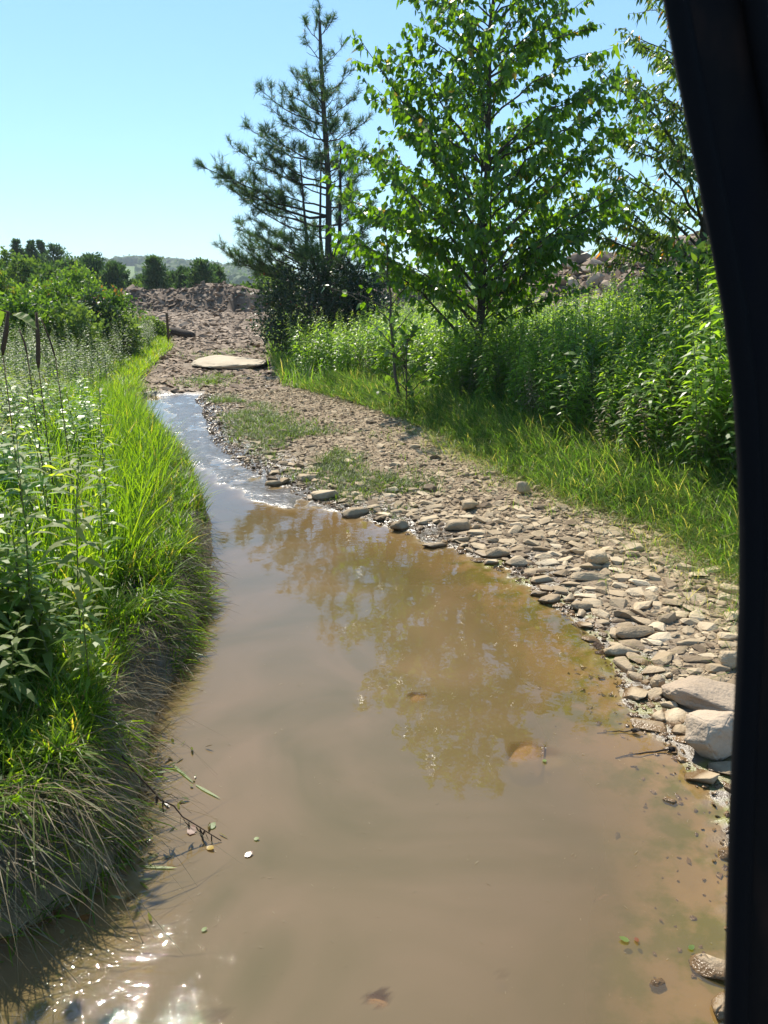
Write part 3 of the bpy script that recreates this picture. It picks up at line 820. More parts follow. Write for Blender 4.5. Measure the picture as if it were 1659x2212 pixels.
# fine chips between them and over the track
n = 34000
yc = rng.uniform(1.5, 14, n) ** 1.0; xc = XR(np.minimum(yc, 11.5)) + rng.uniform(-0.04, 2.8, n)
k = (xc < XG(yc) + 0.1) & free_of_big(xc, yc)
xc, yc = xc[k], yc[k]
sz = np.exp(rng.normal(math.log(0.0095), 0.4, len(xc))) * np.interp(yc, [2, 6, 14], [0.8, 1.1, 1.9])
S3 = sz[:, None] * np.stack([rng.uniform(1, 1.5, len(xc)), np.ones(len(xc)), rng.uniform(.6, 1.2, len(xc))], 1)
scatter_rocks(mb, np.stack([xc, yc, gh(xc, yc) + sz * 0.15], 1), S3, CHIPS, 0.3)
o = mb.build('small_stones', M['stone'], ground); tag(o, kind='stuff')

n = 190
yc = rng.uniform(1.35, 3.2, n); xc = XR(yc) - np.abs(rng.normal(0, .16, n)) + .03
sz = np.exp(rng.normal(math.log(0.0065), 0.45, n))
k = free_of_big(xc, yc)
mb = MB()
scatter_rocks(mb, np.stack([xc, yc, gh(xc, yc) + sz * .3], 1)[k], (sz[:, None] * np.stack([rng.uniform(1, 1.6, n), np.ones(n), rng.uniform(.6, 1, n)], 1))[k], CHIPS, .3, rng.uniform(.4, .9, n)[k])
o = mb.build('wet_pebbles', M['stone'], ground); tag(o, kind='stuff')
# rubble of the yard beyond
mb = MB()
n = 15000
yc = 12.3 + 26.5 * rng.uniform(0, 1, n) ** 1.25
xl_, xg_ = XLG(yc), XG(yc)
xc = xl_ - 0.3 + (xg_ - xl_ + 0.6) * rng.uniform(0, 1, n)
k = free_of_big(xc, yc, 0.95) & ~((yc < 14.5) & (rng.uniform(0, 1, n) < 0.55))
xc, yc = xc[k], yc[k]
sz = np.clip(np.exp(rng.normal(math.log(0.045), 0.45, len(xc))), 0.015, 0.17) * np.interp(yc, [12, 20, 38], [0.75, 1.05, 1.5])
S3 = sz[:, None] * np.stack([rng.uniform(1, 1.7, len(xc)), np.ones(len(xc)), rng.uniform(.5, 1.0, len(xc))], 1)
scatter_rocks(mb, np.stack([xc, yc, gh(xc, yc) + sz * 0.1], 1), S3, CHIPS + ROCKS[:4], 0.25, rng.uniform(0.3, 1.0, len(xc)))
o = mb.build('rubble_stones', M['rubble'], ground); tag(o, kind='stuff')


# ------------------------------------------------------------------ air
m_, nt_, nd_, lk_ = new_mat('air')
pv = N_(nd_, 'ShaderNodeVolumePrincipled'); pv.inputs['Color'].default_value = (.80, .90, 1.0, 1)
pv.inputs['Density'].default_value = 0.0004; pv.inputs['Anisotropy'].default_value = 0.2
ho = N_(nd_, 'ShaderNodeOutputMaterial'); lk_.new(pv.outputs[0], ho.inputs['Volume'])
bmh = bmesh.new(); bmesh.ops.create_cube(bmh, size=1.0)
for v in bmh.verts: v.co = Vector((v.co.x * 2100, v.co.y * 2300, -4 + (v.co.z + .5) * 44))
meh = bpy.data.meshes.new('haze'); bmh.to_mesh(meh); bmh.free(); meh.materials.append(m_)
hz = bpy.data.objects.new('haze', meh); COL.objects.link(hz); tag(hz, kind='stuff')

# ------------------------------------------------------------------ rubble berm and rock pile
def berm_profile(x):
    top = 0.95 + 0.28 * np.exp(-((x + 8.2) / 1.8) ** 2) + 0.12 * np.exp(-((x + 4.5) / 1.6) ** 2)
    top = top * sstep(-15.5, -13.2, x) + (fbm(x * 0.9, x * 0, 51, 4) - 0.5) * 0.30
    return np.maximum(top * (1 - 0.25 * sstep(-3, 2, x)), 0.02)


def berm_z(X, Y):
    c = 39.0 + 0.8 * np.sin(X * 0.35) + (fbm(X * 0.5, Y * 0, 61, 2) - 0.5) * 1.2
    d = (Y - c)
    steep = np.where(X > -7, 0.5, 1.1)
    prof = np.where(d < 0, sstep(-1.5 * steep - 0.5, -0.15, d), sstep(2.6, 0.2, d))
    h = berm_profile(X) * prof
    h = h + (fbm(X * 2.6, Y * 2.6, 52, 4) - 0.5) * 0.30 * sstep(0.02, 0.3, h)
    g = gh(X, Y)
    return np.where(h > 0.01, g + h, g - 0.12), {}


xs_b = np.arange(-16.5, 16, 0.10); ys_b = np.arange(36.4, 43, 0.10)
berm = sheet('rubble_berm', xs_b, ys_b, berm_z, M['rubble'])
tag(berm, kind='structure')
mb = MB()
n = 5200
xc = rng.uniform(-15, 6, n); yc = rng.uniform(36.9, 40.3, n)
zz = berm_z(xc, yc)[0]
k = zz > gh(xc, yc) - 0.05
k &= ~((xc > -6.6) & (zz > gh(xc, yc) + 0.25) & (rng.uniform(0, 1, n) < 0.8))   # a smooth cut clay face there
xc, yc, zz = xc[k], yc[k], zz[k]
sz = np.clip(np.exp(rng.normal(math.log(0.065), 0.5, len(xc))), 0.03, 0.26)
scatter_rocks(mb, np.stack([xc, yc, zz + sz * 0.1], 1), sz[:, None] * np.stack([rng.uniform(1, 1.5, len(xc)), np.ones(len(xc)), rng.uniform(.6, 1.0, len(xc))], 1), CHIPS + ROCKS[:5], 0.4, rng.uniform(0.2, 1.0, len(xc)))
o = mb.build('berm_stones', M['rubble'], berm); tag(o, kind='stuff')
# weathered timber sloping down the berm
mb = MB()
tube(mb, [(-8.3, 37.4, 0.42), (-7.6, 37.9, 0.8), (-6.9, 38.45, 1.25), (-6.6, 38.7, 1.42)], [0.12, 0.12, 0.10, 0.08], 7)
part_root = mb.build('wooden_beam', M['dead_wood'], None)
tag(part_root, 'pale brown timber leaning down the face of the far rubble berm', 'beam')


def pile_z(X, Y):
    d = (Y - 27.0 - 0.5 * np.sin(X * 0.6))
    ridge = np.interp(X, [1, 2.5, 4.5, 7, 9, 12, 16, 22, 26], [0.05, 0.55, 1.25, 2.05, 2.55, 2.9, 3.0, 2.4, 0.1])
    prof = np.where(d < 0, sstep(-4.8, 0, d), sstep(5, 0.3, d))
    h = ridge * prof + (fbm(X * 1.5, Y * 1.5, 77, 4) - 0.5) * 0.5 * sstep(0.05, 0.5, ridge * prof)
    g = gh(X, Y)
    return np.where(h > 0.02, g + h, g - 0.15), {}


rp = sheet('rock_pile', np.arange(0.5, 26, 0.13), np.arange(22, 32, 0.13), pile_z, M['rubble'])
tag(rp, kind='structure')
n = 4200
xc = rng.uniform(1.5, 20, n); yc = rng.uniform(22.6, 28.3, n)
zz = pile_z(xc, yc)[0]; k = zz > gh(xc, yc)
xc, yc, zz = xc[k], yc[k], zz[k]
sz = np.clip(np.exp(rng.normal(math.log(0.085), 0.5, len(xc))), 0.03, 0.42)
tt = rng.uniform(0.4, 1.0, len(xc))
vis = (xc > 2.5) & (xc < 10.5)
order = np.argsort(-(sz * vis))
PST = stone_meshes(M['rubble'])
for i in order[:120]:
    o = bpy.data.objects.new('stone', random.choice(PST)); COL.objects.link(o)
    s = float(sz[i]); o.location = (float(xc[i]), float(yc[i]), float(zz[i]) + s * 0.15)
    o.scale = (s * random.uniform(1, 1.4), s, s * random.uniform(.8, 1.3)); o.rotation_euler = (random.gauss(0, .4), random.gauss(0, .4), random.uniform(0, 6.28))
    o.parent = rp
r_ = order[120:]
mb = MB()
scatter_rocks(mb, np.stack([xc, yc, zz + sz * .1], 1)[r_], (sz[:, None] * np.stack([rng.uniform(1, 1.5, len(xc)), np.ones(len(xc)), rng.uniform(.6, 1.1, len(xc))], 1))[r_], CHIPS + ROCKS[:5], 0.4, tt[r_])
o = mb.build('pile_stones', M['rubble'], rp); tag(o, kind='stuff')

# ------------------------------------------------------------------ far hills' woods
mb = MB()
ico = bmesh.new(); bmesh.ops.create_icosphere(ico, subdivisions=2, radius=1.0)
IV = np.array([v.co[:] for v in ico.verts]); IF = np.array([[v.index for v in f.verts] for f in ico.faces]); ico.free()


def crowns(mb, P, S, tint):
    N = len(P)
    v = IV[None] * S[:, None, :] * (1 + rng.uniform(-0.22, 0.22, (N, len(IV), 1))) + P[:, None]
    f = IF[None] + (np.arange(N) * len(IV))[:, None, None]
    mb.add(v, f, np.clip(np.repeat(tint, len(IV)) + rng.uniform(-0.25, 0.25, N * len(IV)), 0, 1))
    q = rng.integers(0, len(IV), (N, 26))
    Pq = np.take_along_axis(v, q[:, :, None], 1).reshape(-1, 3)
    D = rand_dir(len(Pq)); sc = np.repeat(S[:, 0], 26)
    ribbons(mb, Pq, D, perp(D), sc * 0.35, sc * 0.3, (0, 0, 0), (0, .5, 1), (0, 1, 0), np.clip(np.repeat(tint, 26) + rng.uniform(-.4, .4, len(Pq)), 0, 1))


n = 2600
yy = rng.uniform(430, 760, n); xx = rng.uniform(-0.58, 0.35, n) * yy
g = gh(xx, yy)
meadow = (np.abs(xx / yy + 0.332) < 0.030) & (yy > 450) & (yy < 625)
kk = ~meadow & (rng.uniform(0, 1, n) < np.where(yy < 420, 0.7, 1))
xx, yy, g = xx[kk], yy[kk], g[kk]
S = np.stack([rng.uniform(3.2, 5.2, len(xx)), rng.uniform(3.2, 5.2, len(xx)), rng.uniform(3.2, 5.0, len(xx))], 1)
crowns(mb, np.stack([xx, yy, g + 2.2], 1), S, rng.uniform(0.2, 0.8, len(xx)))
o = mb.build('forest', M['far_leaf']); tag(o, kind='stuff')


# ------------------------------------------------------------------ trees
def limb(p0, p1, sag=0.1, n=6, wob=0.04):
    p0 = np.array(p0, float); p1 = np.array(p1, float)
    t = np.linspace(0, 1, n)[:, None]
    p = p0 + (p1 - p0) * t
    L = np.linalg.norm(p1 - p0)
    p[:, 2] += (4 * t[:, 0] * (1 - t[:, 0])) * sag * L
    p[1:-1] += rng.normal(0, wob * L * 0.5, (n - 2, 3))
    return p


def along(path, t):
    d = np.linalg.norm(np.diff(path, axis=0), axis=1); c = np.concatenate([[0], np.cumsum(d)]) / d.sum()
    return np.stack([np.interp(t, c, path[:, k]) for k in range(3)], -1)


def hang_leaves(mb, P, axis, L, W, tints, droop=0.9, out=0.5, bend=0.25):
    n = len(P)
    D = norm(axis * out + np.array([0, 0, -droop]) + rng.normal(0, 0.38, (n, 3)))
    S = perp(D)
    B = rng.normal(0, bend, (n, 3)) + np.array([0, 0, -0.1])
    ribbons(mb, P, D, S, L, W, B, (0, 0.28, 0.62, 1), (0, 1, 0.8, 0), tints)


def broadleaf(name, label, cat, base, trunk_top, r0, profile, nprim, leafL, leafW, mat, nleaf_per_m=26, droop=0.9, zmin=0.3, seed=0, forks=(), extra=(), dens=1.0, twig=0.42):
    """profile: list of (z, reach to -x, reach to +x). Leaves sit along twigs of real limbs."""
    root = empty(name, base); tag(root, label, cat)
    base = np.array(base, float); top = np.array(trunk_top, float)
    tp = limb(base - np.array([0, 0, 0.15]), top, 0.0, 9, 0.012)
    tb = MB(); H = top[2] - base[2]
    tube(tb, tp, np.linspace(r0, r0 * 0.2, len(tp)), 8)
    part(tb, 'trunk', M['bark'], root, True)
    pz = np.array(profile)
    lb = MB()
    prims = []
    for k in range(nprim):
        u = (k + 0.5) / nprim
        zt = pz[0, 0] + (pz[-1, 0] - pz[0, 0]) * u + rng.uniform(-.1, .1)
        az = k * 2.39996 + rng.uniform(-.3, .3)
        c, s = math.cos(az), math.sin(az)
        rl, rr = np.interp(zt, pz[:, 0], pz[:, 1]), np.interp(zt, pz[:, 0], pz[:, 2])
        reach = (rr if c > 0 else rl) * abs(c) ** 2 + 0.5 * (rl + rr) * abs(s) ** 2
        reach *= rng.uniform(0.8, 1.06)
        z0 = max(zt - reach * rng.uniform(0.35, 0.65), base[2] + zmin)
        t0 = (z0 - base[2]) / H
        prims.append((along(tp, np.array([min(t0, .97)]))[0], np.array([tp[4, 0] + c * reach, base[1] + s * reach * 0.72, zt])))
    for (a, b) in extra: prims.append((np.array(a, float), np.array(b, float)))
    for (a, b) in prims:
        L = np.linalg.norm(b - a)
        if L < 0.15: continue
        bp = limb(a, b, 0.05, 7, 0.03)
        bmb = MB(); tube(bmb, bp, np.linspace(max(r0 * 0.35 * min(1, L / 2), 0.008), 0.004, len(bp)), 5)
        nt = max(3, int(L / 0.15 * dens))
        for t in np.linspace(0.22, 1.0, nt):
            p = along(bp, np.array([t]))[0]
            ax = norm((b - a) + rng.normal(0, 0.75 * L, 3) * np.array([1, 1, 0.55]))
            tl = twig * rng.uniform(0.5, 1.1) * min(1, 0.4 + L / 2.5)
            q = limb(p, p + ax * tl, -0.03, 4, 0.04)
            tube(bmb, q, np.linspace(0.005, 0.002, 4), 3)
            m = max(3, int(tl * nleaf_per_m))
            PP = along(q, np.linspace(0.1, 1, m)) + rng.normal(0, 0.018, (m, 3))
            sc = rng.uniform(0.65, 1.15, m)
            tn = np.clip(rng.normal(0.5, 0.2, m), 0, 0.93); tn[rng.uniform(0, 1, m) < 0.012] = 1.0
            hang_leaves(lb, PP, norm(ax + np.zeros((m, 3))), leafL * sc, leafW * sc, tn, droop)
        part(bmb, 'branch', M['bark'], root, True)
    o = part(lb, 'crown', mat, root)
    return root


bx = xat(1035, 10.2); bz = gz(bx, 10.2)
prof = [(1.72, 1.1, 0.75), (1.95, 1.5, 1.15), (2.2, 1.8, 1.45), (2.6, 1.95, 1.7), (2.9, 1.85, 1.6), (3.3, 1.65, 1.55), (3.7, 1.25, 1.4), (4.1, 1.0, 1.3), (4.6, 0.85, 1.15), (5.2, 0.75, 1.0), (5.8, 0.3, 0.4)]
broadleaf('broadleaf_tree', 'tall leafy tree with heart-shaped green leaves rising above the weeds in front of the pine', 'tree',
          (bx, 10.2, bz), (bx + 0.05, 10.3, 5.9), 0.065, prof, 78, 0.088, 0.056, M['tree_leaf'], 44, zmin=0.75, dens=1.75, twig=.46,
          extra=[((bx, 10.2, bz + 0.55), (bx - 1.5, 10.0, 2.15)), ((bx, 10.2, 1.9), (bx - 1.45, 10.2, 4.35)), ((bx, 10.2, 3.0), (bx - 0.9, 10.2, 4.2)),
                 ((bx, 10.2, 1.0), (bx + 1.0, 10.1, 1.55)), ((bx, 10.2, 2.0), (bx + 1.7, 10.0, 3.5))])

rx = xat(1503, 11.0)
prof2 = [(2.1, 1.2, 1.0), (2.5, 1.45, 1.4), (2.9, 1.5, 1.5), (3.4, 1.35, 1.5), (3.8, 1.25, 1.5), (4.3, 1.4, 1.5), (4.8, 1.3, 1.4), (5.4, 0.9, 1.0)]
broadleaf('willow_tree', 'tree with narrow drooping leaves beside the black pillar, trunk rising behind the weeds', 'tree',
          (rx, 11.0, gz(rx, 11.0)), (rx + 0.1, 11.1, 5.6), 0.075, prof2, 64, 0.10, 0.035, M['willow_leaf'], 56, droop=0.9, zmin=1.3, dens=1.35, twig=.38,
          extra=[((rx, 11, 1.6), (rx - 1.9, 10.9, 2.45)), ((rx, 11, 1.5), (rx - 1.3, 10.8, 1.95)), ((rx, 11, 1.9), (rx - 2.1, 11, 2.8)), ((rx, 11, 2.8), (rx - 1.6, 11.0, 4.35))])

# slim sapling with round leaves
sxp = xat(850, 9.9)
sp = broadleaf('sapling', 'slim dark-stemmed sapling with round bright leaves between the pine and the leafy tree', 'sapling',
               (sxp + 0.08, 9.9, gz(sxp, 9.9)), (sxp - 0.12, 9.9, 2.45), 0.026, [(0.9, .35, .35), (1.5, .6, .4), (2.0, .5, .3), (2.4, .25, .2)], 10, 0.085, 0.07, M['tree_leaf'], 22, zmin=0.3, dens=0.7, twig=0.25,
               extra=[((sxp, 9.9, 1.35), (sxp - 0.75, 9.8, 1.62))])
bxp = xat(880, 9.5)
broadleaf('leafy_bush', 'low bush of round bright green leaves at the foot of the slim sapling', 'bush',
          (bxp, 9.6, gz(bxp, 9.6)), (bxp, 9.6, 1.1), 0.014, [(0.3, .35, .35), (0.8, .4, .45), (1.15, .25, .25)], 12, 0.085, 0.075, M['shrub_leaf'], 24, zmin=0.08, droop=0.3, dens=0.9, twig=0.22)


# ---- the pine
def pine(name, label, base, stems, branches_spec, seed=0):
    root = empty(name, base); tag(root, label, 'pine tree')
    nb = MB()
    for path, r in stems:
        tb = MB(); tube(tb, path, np.linspace(r, r * 0.3, len(path)), 8); part(tb, 'trunk', M['pine_bark'], root, True)

    def tuft(P, A, n=20, L=0.145, t=0.5):
        N = len(P)
        PP = np.repeat(P, n, 0) + rng.normal(0, 0.012, (N * n, 3)) - np.repeat(A, n, 0) * rng.uniform(0, 0.12, (N * n, 1))
        D = norm(np.repeat(A, n, 0) * 0.8 + rng.normal(0, 0.62, (N * n, 3)))
        ribbons(nb, PP, D, perp(D), L * rng.uniform(.7, 1.15, N * n), 0.0095, np.zeros(3), (0, 1), (1, 0), np.clip(np.repeat(rng.normal(t, .2, N), n) + rng.uniform(-.15, .15, N * n), 0, 1))
    for (a, b) in branches_spec:
        a = np.array(a, float); b = np.array(b, float); L = np.linalg.norm(b - a)
        bp = limb(a, b, -0.07, 7, 0.03)
        bm_ = MB(); tube(bm_, bp, np.linspace(0.008 + 0.009 * L, 0.005, len(bp)), 5)
        nt = max(4, int(L / 0.12)); TP = []; TA = []
        for t in np.linspace(0.22, 1.0, nt):
            p = along(bp, np.array([t]))[0]
            ax = norm((b - a) / L * 0.8 + rng.normal(0, 0.6, 3) * np.array([1, 1, .4]) + np.array([0, 0, 0.35]))
            tl = rng.uniform(0.2, 0.55) * min(1.0, 0.5 + L * 0.3) * (1.15 - 0.55 * t)
            if t == 1.0: ax = norm((b - a) / L + np.array([0, 0, 0.5])); tl = 0.15
            q = limb(p, p + ax * tl, -0.05, 4, 0.03)
            tube(bm_, q, np.linspace(0.007, 0.004, 4), 3)
            if t < 0.35 and rng.uniform() < 0.6: continue
            TP.append(q[-1]); TA.append(norm(ax + np.array([0, 0, .3])))
            for _ in range(5 if tl > 0.2 else 2):
                s2 = rng.uniform(0.35, 0.9); c = along(q, np.array([s2]))[0]
                d2 = norm(ax + rng.normal(0, 0.7, 3) + np.array([0, 0, .3])); e = c + d2 * rng.uniform(0.06, 0.2)
                tube(bm_, np.array([c, e]), [0.004, 0.003], 3)
                TP.append(e); TA.append(d2)
        tuft(np.array(TP), np.array(TA))
        part(bm_, 'branch', M['pine_bark'], root, True)
    part(nb, 'crown', M['needle'], root)
    return root


PD = 17.5
px_ = lambda X: xat(X, PD)
pz_ = lambda Y: zat(Y, PD)
pb = (px_(705), PD, gz(px_(705), PD))
main = np.array([(px_(706), PD, pb[2] - .1), (px_(708), PD, pz_(620)), (px_(712), PD, pz_(520)), (px_(715), PD, pz_(400)), (px_(708), PD, pz_(250)), (px_(704), PD, pz_(120)), (px_(703), PD, pz_(45))])
st2 = np.array([(px_(700), PD, pz_(600)), (px_(735), PD + .1, pz_(520)), (px_(738), PD + .15, pz_(400)), (px_(740), PD + .2, pz_(300))])
st3 = np.array([(px_(695), PD, pz_(610)), (px_(668), PD - .1, pz_(540)), (px_(664), PD - .2, pz_(450)), (px_(660), PD - .3, pz_(350))])
st4 = np.array([(px_(702), PD, pz_(600)), (px_(693), PD + .2, pz_(500)), (px_(698), PD + .3, pz_(330))])
br = []
left_tips = [(678, 55), (725, 48), (703, 30), (680, 98), (742, 110), (650, 158), (755, 165), (640, 200), (585, 205), (655, 235), (770, 215), (610, 250), (790, 260), (560, 290), (525, 332), (600, 300), (780, 330), (590, 340), (455, 372), (500, 385), (560, 385), (620, 375), (490, 405), (760, 400),
             (540, 430), (600, 430), (800, 440), (500, 480), (560, 475), (620, 480), (455, 535), (480, 555), (520, 540), (560, 560), (600, 545), (640, 560), (530, 515), (650, 520), (780, 520), (820, 480), (820, 560), (760, 570), (575, 515), (500, 560)]
for (X, Y) in left_tips:
    dy = rng.uniform(-0.9, 0.9) * min(1, abs(X - 708) / 120)
    drop = 0.12 + 0.26 * abs(px_(X) - px_(708)) + 0.08
    if X < 640: X = 640 - (640 - X) * .90
    tip = (px_(X), PD + dy, pz_(Y))
    z0 = max(tip[2] - drop, 1.7)
    x0 = float(np.interp(z0, main[:, 2], main[:, 0]))
    if Y > 400 and X < 640 and rng.uniform() < 0.5: x0 = px_(666)
    br.append(((x0, PD, z0), tip))
for k in range(26):      # limbs towards and away from the viewer
    z1 = rng.uniform(2.0, 5.8); a = rng.choice([-1, 1]) * rng.uniform(0.9, 2.2)
    rr = np.interp(z1, [2, 3.5, 5.8], [1.9, 1.5, 0.6]) * rng.uniform(.6, 1)
    x0 = float(np.interp(z1 - .4, main[:, 2], main[:, 0]))
    br.append(((x0, PD, z1 - .4), (x0 + rr * math.cos(a), PD + rr * math.sin(a), z1)))
pine('pine_tree', 'tall dark pine with a thin spire and long needles behind the leafy tree', pb, [(main, 0.10), (st2, 0.06), (st3, 0.05), (st4, 0.05)], br)


# ------------------------------------------------------------------ shrubs and far trees
def clump_foliage(mb, c, size, nclump, nleaf, leafL, leafW, t0=0.5, hollow=0.45, spread=0.16, bottom=-0.9):
    """Leaves gathered in clumps spread through an uneven ellipsoid."""
    c = np.array(c, float); size = np.array(size, float)
    u = rand_dir(nclump) * (hollow + (1.04 - hollow) * rng.uniform(0, 1, (nclump, 1)) ** 0.6)
    u = u[u[:, 2] > bottom]
    cc = c + u * size
    ct = np.clip(rng.normal(t0, 0.18, len(cc)), 0, 0.95)
    P = np.repeat(cc, nleaf, 0) + rng.normal(0, spread, (len(cc) * nleaf, 3)) * size * np.array([1, 1, .8])
    D = norm(rand_dir(len(P)) + np.repeat(u, nleaf, 0) * 0.8 + np.array([0, 0, 0.1]))
    ribbons(mb, P, D, perp(D), leafL * rng.uniform(.6, 1.2, len(P)), leafW, rng.normal(0, .2, (len(P), 3)), (0, .35, .7, 1), (0, 1, .8, 0),
            np.clip(np.repeat(ct, nleaf) + rng.uniform(-.2, .2, len(P)), 0, 0.97))


def shrub(name, label, cat, x, y, w, d, h, mat, leafL, leafW, nclump=60, nleaf=30, group=None, lift=0.0, stems=6, red=0.0, t0=0.5):
    z = gz(x, y)
    root = empty(name, (x, y, z)); tag(root, label, cat, group)
    sb = MB()
    for k in range(stems):
        a = rng.uniform(0, 6.28); r = rng.uniform(.2, .7)
        tube(sb, limb((x + .05 * math.cos(a), y + .05 * math.sin(a), z - .05), (x + w / 2 * r * math.cos(a), y + d / 2 * r * math.sin(a), z + lift + h * rng.uniform(.5, .9)), .03, 5), np.linspace(.02 + h * .008, .006, 5), 4)
    part(sb, 'stem', M['bark'], root, True)
    fb = MB()
    clump_foliage(fb, (x, y, z + lift + (h - lift) * 0.5), (w / 2, d / 2, (h - lift) / 2), nclump, nleaf, leafL, leafW, t0)
    if red > 0:
        T = fb.T[-1].copy(); nl = len(T) // 6; V_ = fb.V[-1].reshape(nl, 6, 3)[:, 0]
        k = (fbm(V_[:, 0] * 3 + 9, V_[:, 2] * 3 + V_[:, 1], 4, 2) > 1 - red * 2.6) & (rng.uniform(0, 1, nl) < .6) if red > .05 else rng.uniform(0, 1, nl) < red
        T[np.repeat(k, 6)] = 1.0; fb.T[-1] = T
    part(fb, 'foliage', mat, root)
    return root


def small_pine(x, y, h, w, label, group=None, mat='far_pine', tiers=9, sc=1.0, name='pine_tree', spire=False, density=1.0):
    z = gz(x, y)
    root = empty(name, (x, y, z)); tag(root, label, 'pine tree' if name == 'pine_tree' else 'tree', group)
    tb = MB(); tube(tb, [(x, y, z - .2), (x + .05, y, z + h * .5), (x, y, z + h * .97)], [h * .02, h * .013, .01], 5); part(tb, 'trunk', M['pine_bark'], root, True)
    fb = MB()
    tiers *= 2
    for t in range(tiers):
        u = 1 - ((t + rng.uniform(0, 1)) / tiers) ** 0.8
        zz_ = z + h * (0.10 + 0.90 * u)
        rad = w / 2 * ((1 - u) ** (0.9 if spire else 0.42)) * rng.uniform(.65, 1.15) + 0.05
        for b in range(5):
            a = rng.uniform(0, 6.28); L = rad * rng.uniform(.6, 1.12)
            n = int(14 * density); s_ = rng.uniform(.15, 1, n)
            P = np.stack([x + np.cos(a) * L * s_, y + np.sin(a) * L * s_, zz_ + 0.25 * L * s_], 1) + rng.normal(0, .12 * rad + 0.02, (n, 3))
            D = norm(np.array([math.cos(a), math.sin(a), 0.9]) + rng.normal(0, .6, (n, 3)))
            ribbons(fb, P, D, perp(D), 0.20 * sc * rng.uniform(.7, 1.3, n), .075 * sc, np.zeros(3), (0, .5, 1), (0, 1, 0), np.clip(rng.normal(.5, .22) + rng.normal(0, .15, n), 0, 1))
    part(fb, 'crown', M[mat], root)
    return root


def vtree(X, Ytop, dist, Vw):
    """world x, height above ground and width for a crown seen at view column X."""
    x = xat(X, dist); g0 = gz(x, dist)
    return x, zat(Ytop, dist) - g0, Vw / 2.1602 / FPX * dist


FP = [  # view X, top Y, view width, distance, label, spire
    (48, 518, 46, 62, 'pointed grey-green conifer farthest to the side of the far treeline', True),
    (78, 524, 36, 60, 'narrow pointed conifer second in the row of far conifers', True),
    (98, 522, 34, 64, 'open topped slender conifer in the middle of the far conifer row', True),
    (128, 528, 60, 61, 'broad ragged conifer ending the row of far conifers', False),
    (206, 551, 60, 48, 'dark wide-crowned pine rising behind the shrubs before the hill', False),
    (245, 572, 56, 46, 'low dark pine leaning beside the wide-crowned pine', False),
    (262, 578, 40, 50, 'small round-topped pine just before the green hillside meadow', False),
    (337, 557, 56, 47, 'lone upright pine standing against the hill above the rubble berm', False),
    (372, 592, 40, 49, 'short bushy pine just past the lone upright pine', False),
    (398, 583, 44, 47, 'middle one of the bushy pines behind the berm', False),
    (436, 565, 58, 46, 'tallest of the bushy pines right behind the berm crest', False),
    (468, 580, 40, 48, 'bushy pine nearest the big dark pine along the berm', False),
    (310, 600, 36, 52, 'squat pine low behind the berm between the meadow and the lone pine', False)]
for (X, Yt, Vw, dist, lab, spire) in FP:
    x, h, w = vtree(X, Yt, dist, Vw * (2.0 if spire else 1.3))
    small_pine(x, dist, h, w, lab, 'far pines beyond the berm', tiers=16 if spire else 15, spire=spire, density=1.5 if spire else 1.3, sc=1.3)

FD = [(15, 545, 90, 40, 'yellow-green rounded tree behind the shrubs at the frame edge', 'far_leaf', .8),
      (60, 562, 70, 36, 'bright green rounded tree just below the far conifers', 'far_leaf', .9),
      (110, 572, 70, 34, 'leafy green tree with a hint of brown behind the shrubs', 'far_leaf', .6),
      (165, 560, 80, 55, 'soft grey-green tree at the back between conifers and pines', 'far_leaf', .4),
      (180, 590, 70, 30, 'bright bushy tree in front of the dark wide-crowned pine', 'far_leaf', .8),
      (585, 587, 90, 44, 'round green tree at the end of the berm under the pine boughs', 'far_leaf', .35),
      (610, 572, 60, 30, 'light green feathery tree directly behind the pine shrub', 'pale_shrub', .6),
      (290, 612, 60, 50, 'low light green tree peeking over the berm near the lone pine', 'far_leaf', .8),
      (515, 618, 50, 60, 'small pale green tree top just above the berm crest', 'far_leaf', .9),
      (845, 585, 90, 46, 'dark green tree seen through the gap behind the slim sapling', 'far_leaf', .3),
      (975, 568, 60, 50, 'small distant tree in the gap beside the leafy tree trunk', 'far_leaf', .4)]
for (X, Yt, Vw, dist, lab, mt, t0) in FD:
    x, h, w = vtree(X, Yt, dist, Vw)
    shrub('leafy_tree', lab, 'tree', x, dist, w, w, h, M[mt], 0.20 * dist / 40, 0.13 * dist / 40, 80, 22, 'leafy trees in the distance', lift=h * .12, stems=3, t0=t0)

# left hand shrubs
SH = [(170, 582, 90, 21, 'tall leafy shrub with upright shoots in front of the far pines', 'shrub_leaf', 0.0, .6),
      (110, 612, 110, 18, 'dense green shrub at the back of the meadow below the conifers', 'shrub_leaf', .02, .5),
      (238, 632, 105, 20, 'rounded shrub with patches of reddish leaves', 'shrub_leaf', .14, .4),
      (205, 645, 80, 17, 'dark green shrub right beside the reddish-leaved shrub', 'dark_shrub', .02, .6),
      (55, 628, 120, 15, 'broad shrub of small leaves behind the brown dead spikes', 'shrub_leaf', .0, .45),
      (10, 600, 70, 17, 'light green shrub cut off by the photo edge', 'shrub_leaf', .0, .8),
      (318, 688, 60, 22, 'pale soft shrub nearest the end of the rubble berm', 'pale_shrub', .0, .6),
      (245, 684, 90, 17, 'pale feathery shrub among the weeds before the reddish-leaved shrub', 'pale_shrub', .0, .5),
      (160, 655, 90, 15, 'pale green bushy plant in the middle of the weeds', 'pale_shrub', .0, .6)]
for (X, Yt, Vw, dist, lab, mt, red, t0) in SH:
    x, h, w = vtree(X, Yt, dist, Vw)
    shrub('shrub', lab, 'shrub', x, dist, w, w * .9, h, M[mt], 0.10, 0.045, 90, 34, 'shrubs behind the grassy bank', red=red, t0=t0, stems=7)
